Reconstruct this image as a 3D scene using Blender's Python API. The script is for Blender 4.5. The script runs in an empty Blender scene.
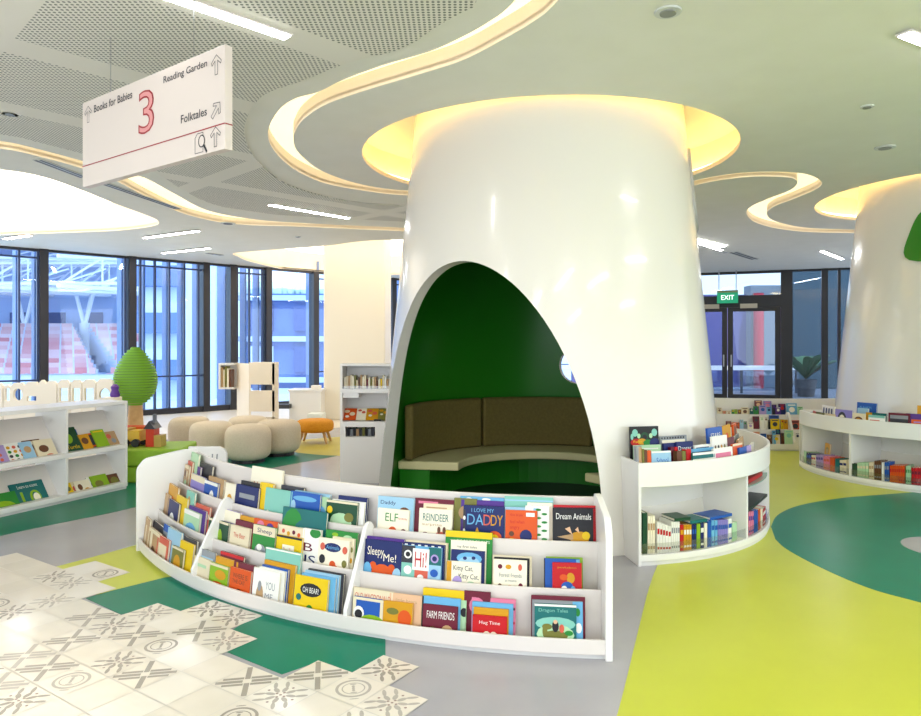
import bpy, math, random
from math import sin, cos, pi, radians, sqrt, atan2, degrees
from mathutils import Vector, Matrix
from mathutils.geometry import tessellate_polygon
random.seed(7)
SC = bpy.context.scene
COL = SC.collection

# ------------------------------------------------------------------ survey of the photograph
F, CX, HY, EYE = 700.0, 460.5, 345.0, 1.5      # focal length in pixels, principal column, horizon row, eye height
CZ = 3.36                                       # ceiling height
C1 = (0.80, 6.52)                               # reading-nook column
C2 = (6.14, 8.30)                               # right column
V = Vector
def ray(px, py): return V(((px-CX)/F, 1.0, (HY-py)/F))
def flo(px, py, z=0.0):
    Y = F*(EYE-z)/(py-HY); return V(((px-CX)/F*Y, Y, z))
def cei(px, py, z=CZ):
    Y = F*(z-EYE)/(HY-py); return V(((px-CX)/F*Y, Y, z))
def atY(px, py, Y): return V(((px-CX)/F*Y, Y, EYE+(HY-py)/F*Y))
def theta_on(px, c, r):                         # where a sight line meets an upright drum; angle from -Y towards +X
    dx = (px-CX)/F; n = sqrt(1+dx*dx); ux, uy = dx/n, 1/n
    b = ux*c[0]+uy*c[1]; q = b*b-(c[0]**2+c[1]**2-r*r)
    t = b-sqrt(max(q, 0.0)); x, y = ux*t-c[0], uy*t-c[1]
    return atan2(x, -y)
def pol(c, r, th, z=0.0): return V((c[0]+r*sin(th), c[1]-r*cos(th), z))
def on_plane(px, py, p0, n):
    d = ray(px, py); o = V((0, 0, EYE)); return o+d*((p0-o).dot(n)/d.dot(n))

# ------------------------------------------------------------------ materials
def lin(h):
    out = []
    for i in (0, 2, 4):
        c = int(h[i:i+2], 16)/255.0
        out.append(c/12.92 if c <= 0.04045 else ((c+0.055)/1.055)**2.4)
    return (*out, 1.0)
_m = {}
def mat(h, rough=0.45, coat=0.0, metal=0.0, spec=.5):
    k = (h, rough, coat, metal, spec)
    if k in _m: return _m[k]
    m = bpy.data.materials.new('paint_'+h); m.use_nodes = True
    b = m.node_tree.nodes['Principled BSDF']
    b.inputs['Base Color'].default_value = lin(h); b.inputs['Roughness'].default_value = rough
    b.inputs['Metallic'].default_value = metal; b.inputs['Specular IOR Level'].default_value = spec
    if coat:
        b.inputs['Coat Weight'].default_value = coat; b.inputs['Coat Roughness'].default_value = 0.05
    _m[k] = m; return m
def noisy(h, h2, scale, rough, name, bump=0.0, spec=None):
    m = bpy.data.materials.new(name); m.use_nodes = True; nt = m.node_tree; b = nt.nodes['Principled BSDF']
    tc = nt.nodes.new('ShaderNodeTexCoord'); n = nt.nodes.new('ShaderNodeTexNoise'); n.inputs['Scale'].default_value = scale
    n.inputs['Detail'].default_value = 5
    nt.links.new(tc.outputs['Object'], n.inputs['Vector'])
    r = nt.nodes.new('ShaderNodeValToRGB'); r.color_ramp.elements[0].color = lin(h); r.color_ramp.elements[1].color = lin(h2)
    r.color_ramp.elements[0].position = .35; r.color_ramp.elements[1].position = .65
    nt.links.new(n.outputs['Fac'], r.inputs['Fac']); nt.links.new(r.outputs['Color'], b.inputs['Base Color'])
    b.inputs['Roughness'].default_value = rough
    if spec is not None: b.inputs['Specular IOR Level'].default_value = spec
    if bump:
        bp = nt.nodes.new('ShaderNodeBump'); bp.inputs['Strength'].default_value = bump; bp.inputs['Distance'].default_value = .004
        nt.links.new(n.outputs['Fac'], bp.inputs['Height']); nt.links.new(bp.outputs['Normal'], b.inputs['Normal'])
    return m
def glow(h, s, name, base='ffffff'):
    m = bpy.data.materials.new(name); m.use_nodes = True; nt = m.node_tree; b = nt.nodes['Principled BSDF']
    b.inputs['Base Color'].default_value = lin(base); b.inputs['Emission Color'].default_value = lin(h)
    b.inputs['Emission Strength'].default_value = s; return m
def pane_mat(name, tint, gl=0.06, rough=0.02):
    m = bpy.data.materials.new(name); m.use_nodes = True; nt = m.node_tree; nt.nodes.remove(nt.nodes['Principled BSDF'])
    o = nt.nodes['Material Output']; t = nt.nodes.new('ShaderNodeBsdfTransparent'); t.inputs['Color'].default_value = (*tint, 1)
    g = nt.nodes.new('ShaderNodeBsdfGlossy'); g.inputs['Roughness'].default_value = rough
    mx = nt.nodes.new('ShaderNodeMixShader'); mx.inputs['Fac'].default_value = gl
    nt.links.new(t.outputs[0], mx.inputs[1]); nt.links.new(g.outputs[0], mx.inputs[2]); nt.links.new(mx.outputs[0], o.inputs['Surface'])
    return m

# ------------------------------------------------------------------ mesh building
class MB:
    def __init__(s): s.v = []; s.f = []; s.i = []; s.m = []
    def slot(s, m):
        if m not in s.m: s.m.append(m)
        return s.m.index(m)
    def add(s, vs, fs, m, M=None):
        b = len(s.v); k = s.slot(m)
        s.v += [(M @ V(v)) if M is not None else V(v) for v in vs]
        for f in fs: s.f.append([b+j for j in f]); s.i.append(k)
        return s
    def box(s, a, c, m, M=None):
        x0, y0, z0 = a; x1, y1, z1 = c
        vs = [(x0,y0,z0),(x1,y0,z0),(x1,y1,z0),(x0,y1,z0),(x0,y0,z1),(x1,y0,z1),(x1,y1,z1),(x0,y1,z1)]
        return s.add(vs, [(0,3,2,1),(4,5,6,7),(0,1,5,4),(1,2,6,5),(2,3,7,6),(3,0,4,7)], m, M)
    def prism(s, pts, z0, z1, m, holes=(), M=None, side=None):
        loops = [[V((p[0], p[1], 0)) for p in pts]]+[[V((p[0], p[1], 0)) for p in h] for h in holes]
        flat = [p for l in loops for p in l]; n = len(flat)
        tris = tessellate_polygon(loops)
        vs = [(p.x, p.y, z0) for p in flat]+[(p.x, p.y, z1) for p in flat]
        up = []; dn = []
        for t in tris:
            a, b, c = (flat[j] for j in t)
            if (b-a).cross(c-a).z < 0: t = (t[0], t[2], t[1])
            up.append([j+n for j in t]); dn.append([t[0], t[2], t[1]])
        s.add(vs, up+dn, m, M)
        q = []; o = 0
        for li, l in enumerate(loops):
            k = len(l); area = sum(l[j].x*l[(j+1) % k].y-l[(j+1) % k].x*l[j].y for j in range(k))
            fwd = (area > 0) == (li == 0)
            for j in range(k):
                a, b = o+j, o+(j+1) % k
                q.append([a, b, b+n, a+n] if fwd else [b, a, a+n, b+n])
            o += k
        b0 = len(s.v)-len(vs); k = s.slot(side or m)
        for f in q: s.f.append([b0+j for j in f]); s.i.append(k)
        return s
    def lathe(s, prof, c, m, n=32, M=None, cap=True):
        vs = []; fs = []
        for r, z in prof:
            for j in range(n):
                a = 2*pi*j/n; vs.append((c[0]+r*cos(a), c[1]+r*sin(a), z))
        for i in range(len(prof)-1):
            for j in range(n):
                a = i*n+j; b = i*n+(j+1) % n; fs.append((a, b, b+n, a+n))
        if cap:
            fs.append(tuple(reversed(range(n)))); fs.append(tuple(range((len(prof)-1)*n, len(prof)*n)))
        return s.add(vs, fs, m, M)
    def tube(s, p, q, r, m, n=8, r2=None):
        p, q = V(p), V(q); d = (q-p).normalized(); a = d.orthogonal().normalized(); b = d.cross(a)
        r2 = r if r2 is None else r2; vs = []
        for c, rr in ((p, r), (q, r2)):
            for j in range(n):
                t = 2*pi*j/n; vs.append(c+a*(rr*cos(t))+b*(rr*sin(t)))
        fs = [(j, (j+1) % n, n+(j+1) % n, n+j) for j in range(n)]+[tuple(reversed(range(n))), tuple(range(n, 2*n))]
        return s.add(vs, fs, m)
    def arc(s, c, r0, r1, a0, a1, z0, z1, m, n=24):          # annular block
        vs = []; fs = []
        f = lambda r, t: r(t) if callable(r) else r
        for j in range(n+1):
            t = j/n; a = a0+(a1-a0)*t; i0, i1 = f(r0, t), f(r1, t)
            vs += [pol(c, i0, a, z0), pol(c, i1, a, z0), pol(c, i1, a, z1), pol(c, i0, a, z1)]
        for j in range(n):
            b = 4*j
            for k in range(4):
                k2 = (k+1) % 4; fs.append((b+k, b+4+k, b+4+k2, b+k2))
        fs += [(0, 1, 2, 3), (4*n+3, 4*n+2, 4*n+1, 4*n)]
        return s.add(vs, fs, m)
    def build(s, name, parent=None, smooth=None, bevel=0.0, at=None):
        if parent is not None: o = V(parent['_at'])
        elif at is not None: o = V(at)
        else:
            xs = [v.x for v in s.v]; ys = [v.y for v in s.v]
            o = V(((min(xs)+max(xs))/2, (min(ys)+max(ys))/2, min(v.z for v in s.v)))
        me = bpy.data.meshes.new(name); me.from_pydata([tuple(v-o) for v in s.v], [], s.f)
        for m in s.m: me.materials.append(m)
        me.polygons.foreach_set('material_index', s.i); me.validate(); me.update()
        if smooth is not None:
            me.polygons.foreach_set('use_smooth', [True]*len(me.polygons))
            try: me.set_sharp_from_angle(angle=radians(smooth))
            except Exception: pass
        ob = bpy.data.objects.new(name, me); COL.objects.link(ob); ob['_at'] = tuple(o)
        if parent is not None: ob.parent = parent; 
        if parent is not None and parent.type != 'EMPTY': ob.location = (0, 0, 0)
        if parent is None: ob.location = o
        if bevel:
            b = ob.modifiers.new('edge', 'BEVEL'); b.width = bevel; b.segments = 2; b.limit_method = 'ANGLE'; b.angle_limit = radians(50)
            ob.data.polygons.foreach_set('use_smooth', [True]*len(ob.data.polygons))
            try: ob.data.set_sharp_from_angle(angle=radians(35))
            except Exception: pass
        return ob
def tag(o, label, cat, group=None, kind=None):
    if label: o['label'] = label
    if cat: o['category'] = cat
    if group: o['group'] = group
    if kind: o['kind'] = kind
    return o
def struct(o, label, cat): o['kind'] = 'structure'; return tag(o, label, cat)
def thing(name, loc, label, cat, group=None):
    e = bpy.data.objects.new(name, None); COL.objects.link(e); e.location = loc; e['_at'] = tuple(loc)
    e.empty_display_size = .1
    return tag(e, label, cat, group)
def cr(pts, n=6, closed=False):                              # smooth curve through points
    P = [V((p[0], p[1])) for p in pts]; k = len(P); out = []
    rng = range(k) if closed else range(k-1)
    for i in rng:
        g = (lambda j: P[j % k]) if closed else (lambda j: P[min(max(j, 0), k-1)])
        a, b, c, d = g(i-1), g(i), g(i+1), g(i+2)
        for j in range(n):
            t = j/n
            out.append(0.5*((2*b)+(c-a)*t+(2*a-5*b+4*c-d)*t*t+(3*b-a-3*c+d)*t**3))
    if not closed: out.append(P[-1])
    return [(p.x, p.y) for p in out]
def clip(poly, x0, x1, z0, z1):                              # trim a flat shape to a cover
    for ax, lim, sg in ((0,x0,1),(0,x1,-1),(1,z0,1),(1,z1,-1)):
        out = []
        for i in range(len(poly)):
            a, b = poly[i-1], poly[i]; da, db = (a[ax]-lim)*sg, (b[ax]-lim)*sg
            if da*db < 0: t = da/(da-db); out.append((a[0]+(b[0]-a[0])*t, a[1]+(b[1]-a[1])*t))
            if db >= 0: out.append(b)
        poly = out
        if len(poly) < 3: return []
    return poly
_txt = {}
def text2d(t, off=0.0):
    if (t, off) in _txt: return _txt[(t, off)]
    cu = bpy.data.curves.new('lettering', 'FONT'); cu.body = t; cu.offset = off; cu.resolution_u = 3
    o = bpy.data.objects.new('lettering', cu); COL.objects.link(o)
    dg = bpy.context.evaluated_depsgraph_get(); me = bpy.data.meshes.new_from_object(o.evaluated_get(dg))
    vs = [(v.co.x, v.co.y) for v in me.vertices]; fs = [list(p.vertices) for p in me.polygons]
    bpy.data.objects.remove(o); bpy.data.curves.remove(cu); bpy.data.meshes.remove(me)
    x0 = min(v[0] for v in vs); x1 = max(v[0] for v in vs); y0 = min(v[1] for v in vs); y1 = max(v[1] for v in vs)
    _txt[(t, off)] = (vs, fs, x0, x1, y0, y1); return _txt[(t, off)]
def lettering(mb, t, u0, u1, v0, v1, m, M, y=0.0, off=0.0, ref=None):   # text filling a box of the local x-z face
    vs, fs, x0, x1, y0, y1 = text2d(t, off)
    if ref: _, _, x0, x1, y0, y1 = text2d(t, ref)
    q = [(u0+(a-x0)/(x1-x0)*(u1-u0), y, v0+(b-y0)/(y1-y0)*(v1-v0)) for a, b in vs]
    mb.add(q, fs, m, M)
def disc(mb, u, v, ru, rv, m, M, y=0.0, n=14, a0=0.0):
    mb.add([(u+ru*cos(2*pi*j/n+a0), y, v+rv*sin(2*pi*j/n+a0)) for j in range(n)], [tuple(range(n))], m, M)
def flatpoly(mb, pts, m, M, y=0.0):
    mb.add([(p[0], y, p[1]) for p in pts], [tuple(range(len(pts)))], m, M)
def stroke(mb, pts, w, m, M, y=0.0, closed=False):
    k = len(pts)
    for i in range(k if closed else k-1):
        a = V(pts[i]); b = V(pts[(i+1) % k]); d = (b-a).normalized()*w/2; n = V((-d.y, d.x)); a = a-d; b = b+d
        flatpoly(mb, [a+n, a-n, b-n, b+n], m, M, y)
ORD = 'first second third fourth fifth sixth seventh eighth ninth tenth eleventh twelfth thirteenth fourteenth fifteenth sixteenth seventeenth eighteenth nineteenth twentieth'.split()
def nth(i): return ORD[i] if i < 20 else ('twenty-'+ORD[i-20-0-1+0] if i < 29 and i > 19 else 'thirtieth' if i == 29 else 'thirty-'+ORD[i-30]) if i != 20 else 'twenty-first'

# ------------------------------------------------------------------ shared finishes
WHITE = mat('dcd4cd', .4); WHITE2 = mat('e9e6e1', .3); PAPER = mat('ece6d8', .8)  # WHITE2: lighter copy of the white, with window light put into its colour
COLUMN = mat('dfdacf', .22, coat=.35); GREEN = mat('1f7a14', .3); CREAM = mat('f4e6cf', .5)
CEIL = noisy('e1e1d4', 'e4e4d8', 3, .7, 'ceiling_paint')
BLACK = mat('1b1c20', .4); STEEL = mat('9a9da0', .3, metal=1.0)
OAK = mat('c79a5c', .45); ACRYL = pane_mat('clear_acrylic', (.93, .93, .93), .08)
LAMP = glow('ffffff', 32.0, 'led_tube'); WARM = glow('ffe9b4', .8, 'warm_cove_light'); WARM2 = glow('ffdf8a', 7.0, 'warm_led_strip')
LUM = glow('ffeccb', 1.7, 'luminous_ceiling')
WORLD = 2.2; EXPO = 0.52
# ================================================================== THE SETTING
# ---- floor -----------------------------------------------------------------
plan = [(-14,-3.2),(14,-3.2),(14,15.0),(3.3,19.30),(3.98,25.0),(-1.43,19.92),(-8.65,13.15),(-14,8.13)]
VINYL = noisy('a5a2a6', 'aeabae', 1.5, .24, 'grey_vinyl', spec=.4)
LIME = noisy('bec337', 'c4c940', 1.5, .3, 'lime_vinyl', spec=.25); TEAL = noisy('03755a', '067d61', 1.5, .3, 'teal_vinyl', spec=.14)
OCHRE = noisy('b8a93a', 'c4b648', 2, .5, 'ochre_vinyl')
struct(MB().prism(plan, -.12, 0, VINYL).build('floor', at=(0,0,0)), 'glossy grey vinyl floor of the library', 'floor')
def inlay(pts, m, z, label):
    struct(MB().prism(pts, 0.0003, z, m).build('floor_inlay'), label, 'floor')
circ_ = lambda c, r: [(c[0]+r*cos(2*pi*i/48), c[1]+r*sin(2*pi*i/48)) for i in range(48)]
G = lambda *ps: [tuple(flo(x, y)[:2]) for x, y in ps]
inlay(cr(G((560,900),(617,716),(636,640),(650,585),(660,560)),4)+[(1.5,5.3),(2.2,7.5),(2.2,9.6)]+G((730,452))+[(5.6,10.2)]+[(6.2,9.2),(7.6,6.6),(8.5,4.0),(8,0),(6,-1.5)], LIME, .0020, 'lime yellow vinyl area sweeping between the two columns')
inlay(cr(G((771,527),(778,515),(800,505.5),(840,498.5),(880,495),(921,492)),5)+[(7.2,6.9),(8.4,6.0),(8.0,4.2)]+cr(G((1010,628),(921,603),(880,592),(850,581),(815,565),(786,549),(774,538)),5)[:-1], TEAL, .0030, 'teal green vinyl blob on the lime area')
c_ = flo(952, 549); inlay([(c_.x+.32*cos(2*pi*i/32), c_.y+.32*sin(2*pi*i/32)) for i in range(32)], VINYL, .004, 'grey round spot in the teal floor by the photo edge')
inlay(cr(G((-120,566),(0,536),(60,523),(135,507),(190,488),(267,469),(337,456)),5)+cr(G((345,447),(280,451),(215,462),(126,480),(60,492),(0,500),(-120,520)),5), TEAL, .0020, 'teal vinyl band curving behind the book display')
inlay(cr(G((260,446),(300,440),(400,434),(450,440)),4)+cr(G((440,452),(345,456),(290,452)),4), OCHRE, .0024, 'ochre floor patch under the orange stool')
inlay(G((48,569),(90,558),(137,545),(200,545),(215,566),(164,579),(112,592),(50,602)), LIME, .0022, 'lime vinyl wedge before the left display end')
inlay(G((86,598.5),(112,591),(164,578),(215,570),(290,600),(290,616),(231,618),(179,613),(156,606.5),(120.8,614.5)), TEAL, .0026, 'teal vinyl strip beside the lime wedge')
inlay(G((224,651),(233,630),(262,612),(320,610),(385.5,618),(385.5,661),(351.5,673),(316.5,662.5),(281.8,674.5)), TEAL, .0024, 'teal vinyl patch stepping along the patterned tiles')
WFL = noisy('dcd3c4', 'e2dacb', 1.5, .4, 'cream_vinyl')
inlay([(-9.6,11.6),(-8.2,11.2),(-5.2,10.9),(-3.3,11.6),(-1.7,13.2),(-.2,15.5),(.2,21.0),(-1.43,19.8),(-8.6,13.05)], WFL, .0026, 'pale cream floor along the windows')
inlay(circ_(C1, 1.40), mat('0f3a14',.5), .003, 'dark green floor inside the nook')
# ---- patterned tiles ---------------------------------------------------------
TA, TS, TO = -.599, .218, (-1.215, 3.692)
T1 = V((cos(TA), sin(TA)))*TS; T2 = V((-sin(TA), cos(TA)))*TS
TILE = [noisy(a, b, 4, .16, 'tile_glaze') for a, b in (('e6dccd','ebe2d4'),('eae2d5','f0e8dc'),('e0d7c8','e8dfd1'))]
INK = mat('a39b90', .25); INK2 = mat('b9b1a6', .25); GROUT = mat('cdc6bb', .5); RUST = mat('8a7066', .4)
occ = set()
for j in range(-20, 6):
    for i in range(-26, 6):
        if j <= -2: ok = True
        elif j == -1: ok = -11 <= i <= -6 or -3 <= i <= 0 or 3 <= i <= 5
        elif j == 0: ok = i in (-8, -7, -2, -1, 4)
        else: ok = False
        if ok: occ.add((i, j))
known = {(5,-1):1,(4,0):1,(4,-1):2,(3,-1):3,(3,-2):1,(2,-2):3,(0,-1):1,(-2,0):1,(-1,-1):3,(-1,-2):2,(-1,0):1,(1,-2):0,(4,-2):0,(5,-2):1,(0,-2):0,(-2,-1):0,(-3,-1):1,(3,-3):2,(1,-3):0,(2,-3):0,(-2,-2):3,(0,-3):3,(-1,-4):2,(0,-4):0,(-2,-4):3,(-3,-3):3,(-5,-2):0,(-7,0):2}
tb = MB(); rt = random.Random(4)
def tp(i, j, u, v, z): p = V(TO)+T1*(i+u)+T2*(j+v); return (p.x, p.y, z)
for (i, j) in sorted(occ):
    if flo(0, 716).y-2.6 > (V(TO)+T1*i+T2*j).y or (V(TO)+T1*i+T2*j).x < -6.5: continue
    g = .012; zt = .0042
    tb.add([tp(i,j,u,v,.003) for u,v in ((0,0),(1,0),(1,1),(0,1))], [(0,1,2,3)], GROUT)
    tb.add([tp(i,j,u,v,zt) for u,v in ((g,g),(1-g,g),(1-g,1-g),(g,1-g))], [(0,1,2,3)], rt.choice(TILE))
    k = known.get((i, j)); k = rt.choice((0,0,0,0,1,2,3)) if k is None else k
    ink = rt.choice((INK, INK2)); z = zt+.0006
    def poly(ps, m): tb.add([tp(i,j,u,v,z) for u,v in ps], [tuple(range(len(ps)))], m)
    def el(u, v, a, b, th, m, n=10): poly([(u+a*cos(t)*cos(th)-b*sin(t)*sin(th), v+a*cos(t)*sin(th)+b*sin(t)*cos(th)) for t in (2*pi*q/n for q in range(n))], m)
    if k == 1:
        for q in range(8):
            th = q*pi/4+pi/8; el(.5+.215*cos(th), .5+.215*sin(th), .105, .052, th, ink, 14)
        for q in range(4):
            th = q*pi/2; el(.5+.1*cos(th), .5+.1*sin(th), .03, .03, 0, RUST, 8); el(.5+.33*cos(th), .5+.33*sin(th), .03, .03, 0, RUST, 8)
            for d in (-.28, .28): el(.5+.42*cos(th+pi/4+d), .5+.42*sin(th+pi/4+d), .13, .042, th+pi/4, ink, 12)
        el(.5, .5, .03, .03, 0, RUST, 8)
    elif k == 2:
        for r0, r1 in ((.3, .36), (.21, .235)):
            for q in range(28):
                a, b = 2*pi*q/28, 2*pi*(q+1)/28
                poly([(.5+r0*cos(a),.5+r0*sin(a)),(.5+r1*cos(a),.5+r1*sin(a)),(.5+r1*cos(b),.5+r1*sin(b)),(.5+r0*cos(b),.5+r0*sin(b))], ink)
        th = -TA
        for d in (-.08, 0, .08): el(.5+d*cos(pi/4), .5-d*sin(pi/4), .035, .05, pi/4, ink, 6)
        for sgn in (-1, 1):
            el(.5+sgn*.17*cos(pi/4), .5-sgn*.17*sin(pi/4), .07, .025, pi/4, ink); el(.5+sgn*.42*cos(pi/4), .5-sgn*.42*sin(pi/4), .1, .018, pi/4, ink)
    elif k == 3:
        for w, o in ((.055, 0), (.045, .19), (.045, -.19)):
            for s in (1, -1):
                if s == 1: a, b = (.06+max(0,o), .06-min(0,o)), (.94+min(0,o), .94-max(0,o))
                else: a, b = (.06+max(0,o), .94+min(0,o)), (.94+min(0,o), .06+max(0,o))
                if o and s == -1: continue
                d = V((b[0]-a[0], b[1]-a[1])).normalized()*w; n = V((-d.y, d.x))
                a = V(a); b = V(b); m_ = (a+b)/2
                for p, q_ in ((a, m_-d*1.6), (m_+d*1.6, b)): poly([p+n, p-n, q_-n, q_+n], ink)
struct(tb.build('floor_tiles', at=(TO[0],TO[1],0)), 'cream tiles with grey flower and medallion patterns', 'floor')

# ---- ceiling -----------------------------------------------------------------
CE = lambda *ps: [tuple(cei(x, y)[:2]) for x, y in ps]
def scaled(ps, k): return [(x/k[0]+k[1], y/k[0]+k[2]) for x, y in ps]
sA = cr(CE((760,-170),(640,-90),(558.5,0),(535.6,20),(502,40),(461.6,60.6),(417.8,74.7),(367,90),(327,104),(305,118),(296,130),(293.5,141),(299.6,154),(320,170),(350.5,181.5),(384,188.5),(420,191.5)), 5)
sB = cr(CE((420,196),(384,193.6),(333.7,185.5),(310,177.5),(289.5,166),(273,149),(268,132),(278,111),(295,98.5),(317,92.5),(344,79.5),(384,65),(428,52),(458,39),(488.5,22),(515.4,0),(590,-90),(700,-170)), 5)
slot_main = sA+sB
slot_left = cr(CE((-90,132),(0,141),(34,148),(81,160.5),(112,169),(145,178),(175,194),(209,211),(256,219.5),(310,223.5),(420,228.5)), 4)+cr(CE((420,232),(310,227),(236,224.2),(188,215),(151,199),(112,179),(81,168),(40,156.8),(0,148.5),(-90,140)), 4)
k3 = (2.971, 611, 0)
slot_right = cr(CE(*scaled([(190,553),(235,540),(300,525),(400,512),(500,510),(580,517),(620,535),(625,550),(600,567),(540,592),(482,615),(463,635),(485,656),(560,674),(640,680),(760,683)],k3)),4)+cr(CE(*scaled([(760,692),(600,690),(500,680),(430,661),(403,636),(415,614),(470,589),(530,566),(553,546),(545,532),(510,526),(420,525),(320,536),(235,554),(190,564)],k3)),4)
oval = cr(CE((-150,172),(-60,166),(0,169.5),(44,177),(84,191),(116,204),(150,216.5),(158.5,221.5),(153,226),(118,230.5),(60,233),(0,235),(-80,237.5),(-170,226)), 5, True)
back_rec = cr(CE((233,253.5),(250,251.5),(290,248.5),(328,245.5),(364,241),(402,239.5),(450,238),(520,244),(500,262),(440,272),(380,275),(323.6,273.5),(285.6,269.5),(250,261.5),(238,256.5)), 5, True)
def circ(c, r, n=64): return [(c[0]+r*cos(2*pi*i/n), c[1]+r*sin(2*pi*i/n)) for i in range(n)]
H1 = (.849, 7.02); th2 = atan2(C2[0], C2[1]); D2 = math.hypot(*C2)+.5; H2 = (D2*sin(th2), D2*cos(th2)); HR = 1.82
holes = [slot_main, slot_left, slot_right, oval, back_rec, circ(H1, HR), circ(H2, HR)]
struct(MB().prism(plan, CZ, CZ+.045, CEIL, holes=holes, side=CREAM).build('ceiling', at=(0,0,CZ)), 'smooth pale ceiling with curved openings', 'ceiling')
def cove(loop, h, m, label, name='cove_light'):
    n = len(loop); b = MB()
    vs = [(p[0], p[1], CZ+.02) for p in loop]+[(p[0], p[1], CZ+h) for p in loop]
    b.add(vs, [(i, (i+1) % n, n+(i+1) % n, n+i) for i in range(n)], CREAM)
    o = tag(b.build(name), label, 'light', 'recessed cove lights in the ceiling')
    MB().prism(loop, CZ+h, CZ+h+.02, m).build('diffuser', o); return o
cove(slot_main, .13, WARM, 'long winding warm light cove left of the middle column')
cove(slot_left, .10, WARM, 'gently curved warm light cove running behind the hanging sign')
cove(slot_right, .10, WARM, 'S-shaped warm light cove between the two columns')
cove(oval, .46, LUM, 'large oval luminous ceiling recess by the windows')
cove(back_rec, .5, LUM, 'luminous ceiling recess around the square pillar')
for hc, word in ((H1, 'middle'), (H2, 'right')):
    b = MB(); ring = circ(hc, HR+.22); n = len(ring)
    b.add([(p[0], p[1], CZ+.046) for p in ring]+[(p[0], p[1], 3.74) for p in ring], [(i,(i+1)%n,n+(i+1)%n,n+i) for i in range(n)], CREAM)
    b.prism(ring, 3.74, 3.76, CREAM)
    o = tag(b.build('column_recess'), 'round ceiling recess glowing around the top of the %s column' % word, 'light', 'round recesses above the columns')
    r = MB(); n = 72; K = 8
    vs = [(hc[0]+(HR+.13+.025*cos(2*pi*k/K))*cos(2*pi*i/n), hc[1]+(HR+.13+.025*cos(2*pi*k/K))*sin(2*pi*i/n), CZ+.08+.025*sin(2*pi*k/K)) for i in range(n) for k in range(K)]
    r.add(vs, [(i*K+k, ((i+1)%n)*K+k, ((i+1)%n)*K+(k+1)%K, i*K+(k+1)%K) for i in range(n) for k in range(K)], WARM2)
    r.build('led_strip', o)
# perforated acoustic lining
def perforated():
    m = bpy.data.materials.new('perforated_lining'); m.use_nodes = True; nt = m.node_tree; N = nt.nodes; L = nt.links
    b = N['Principled BSDF']; b.inputs['Roughness'].default_value = .7
    tc = N.new('ShaderNodeTexCoord'); sp = N.new('ShaderNodeSeparateXYZ'); L.new(tc.outputs['Object'], sp.inputs[0])
    def M(op, a, c=None):
        n = N.new('ShaderNodeMath'); n.operation = op
        for k, x in enumerate((a, c)):
            if x is None: continue
            if isinstance(x, (int, float)): n.inputs[k].default_value = x
            else: L.new(x, n.inputs[k])
        return n.outputs[0]
    X, Y = sp.outputs[0], sp.outputs[1]; s = 1/sqrt(2)
    u = M('MULTIPLY', M('ADD', X, Y), s); v = M('MULTIPLY', M('SUBTRACT', Y, X), s)
    def dots(off):
        a = M('SUBTRACT', M('FRACT', M('ADD', M('DIVIDE', u, .042), off)), .5); c = M('SUBTRACT', M('FRACT', M('ADD', M('DIVIDE', v, .042), off)), .5)
        return M('LESS_THAN', M('ADD', M('MULTIPLY', a, a), M('MULTIPLY', c, c)), .045)
    d = M('MAXIMUM', dots(0), dots(.5))
    fv = M('FRACT', M('DIVIDE', M('SUBTRACT', v, 3.69-.13), 1.33)); fu = M('FRACT', M('DIVIDE', M('SUBTRACT', u, .98-.12), 2.6))
    mask = M('MULTIPLY', M('MULTIPLY', M('GREATER_THAN', fv, .2), d), M('GREATER_THAN', fu, .085))
    mx = N.new('ShaderNodeMix'); mx.data_type = 'RGBA'; mx.inputs['A'].default_value = lin('e2e0d3'); mx.inputs['B'].default_value = lin('6a7064')
    L.new(mask, mx.inputs['Factor']); L.new(mx.outputs['Result'], b.inputs['Base Color']); return m
perf = cr(CE((-250,-120),(200,-130),(480,-110),(478,-5),(462,10),(436,25),(410,43),(385,52),(345,62),(300,80),(266,92),(250,110),(244,130),(250,150),(266,169),(290,185),(330,197),(370,203),(425,206.5)),3)+cr(CE((425,222),(310,216),(256,212),(212,203),(180,187),(150,169),(112,160),(81,152),(34,140),(0,133),(-150,116)),3)
struct(MB().prism(perf, CZ-.012, CZ-.0005, perforated()).build('ceiling_panel', at=(0,0,CZ-.012)), 'perforated acoustic ceiling lining above the hanging sign', 'ceiling')
# lamps and fittings on the ceiling
def strip(p, q, label, w=.07, z=CZ):
    a, b = cei(*p, z), cei(*q, z); d = (b-a).normalized(); n = V((-d.y, d.x, 0))*w/2
    o = MB(); n2 = n*1.35
    def slab(nn, z0, z1, m, e):
        A, B = a-d*e, b+d*e; vs = [A+nn, A-nn, B-nn, B+nn]
        o2 = [(v.x, v.y, z0) for v in vs]+[(v.x, v.y, z1) for v in vs]
        return o2, [(3,2,1,0),(4,5,6,7),(0,1,5,4),(1,2,6,5),(2,3,7,6),(3,0,4,7)]
    zz = CZ-.0195
    o.add(*slab(n2, zz-.006, zz+.006, WHITE, .015)[:2], WHITE)
    t = tag(o.build('strip_light'), label, 'light', 'linear ceiling lights')
    g = MB(); g.add(*slab(n, zz-.012, zz-.005, LAMP, 0)[:2], LAMP); g.build('diffuser', t)
strip((150,-14.5),(287,33),'linear ceiling light above the hanging sign')
strip((270,203),(348,216.5),'linear ceiling light on the perforated lining beside the middle column')
strip((145,236.5),(198,229.5),'linear ceiling light nearest the oval recess, nearer of a pair')
strip((163,252),(209,247),'linear ceiling light by the windows, farther of a pair')
strip((5,237.5),(30,234),'short linear ceiling light at the left photo edge')
strip((697,241),(721,249),'linear ceiling light just right of the middle column')
strip((822,250),(842,258),'linear ceiling light beside the right column')
strip((905,30),(960,52),'linear ceiling light at the upper right photo edge')
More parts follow.
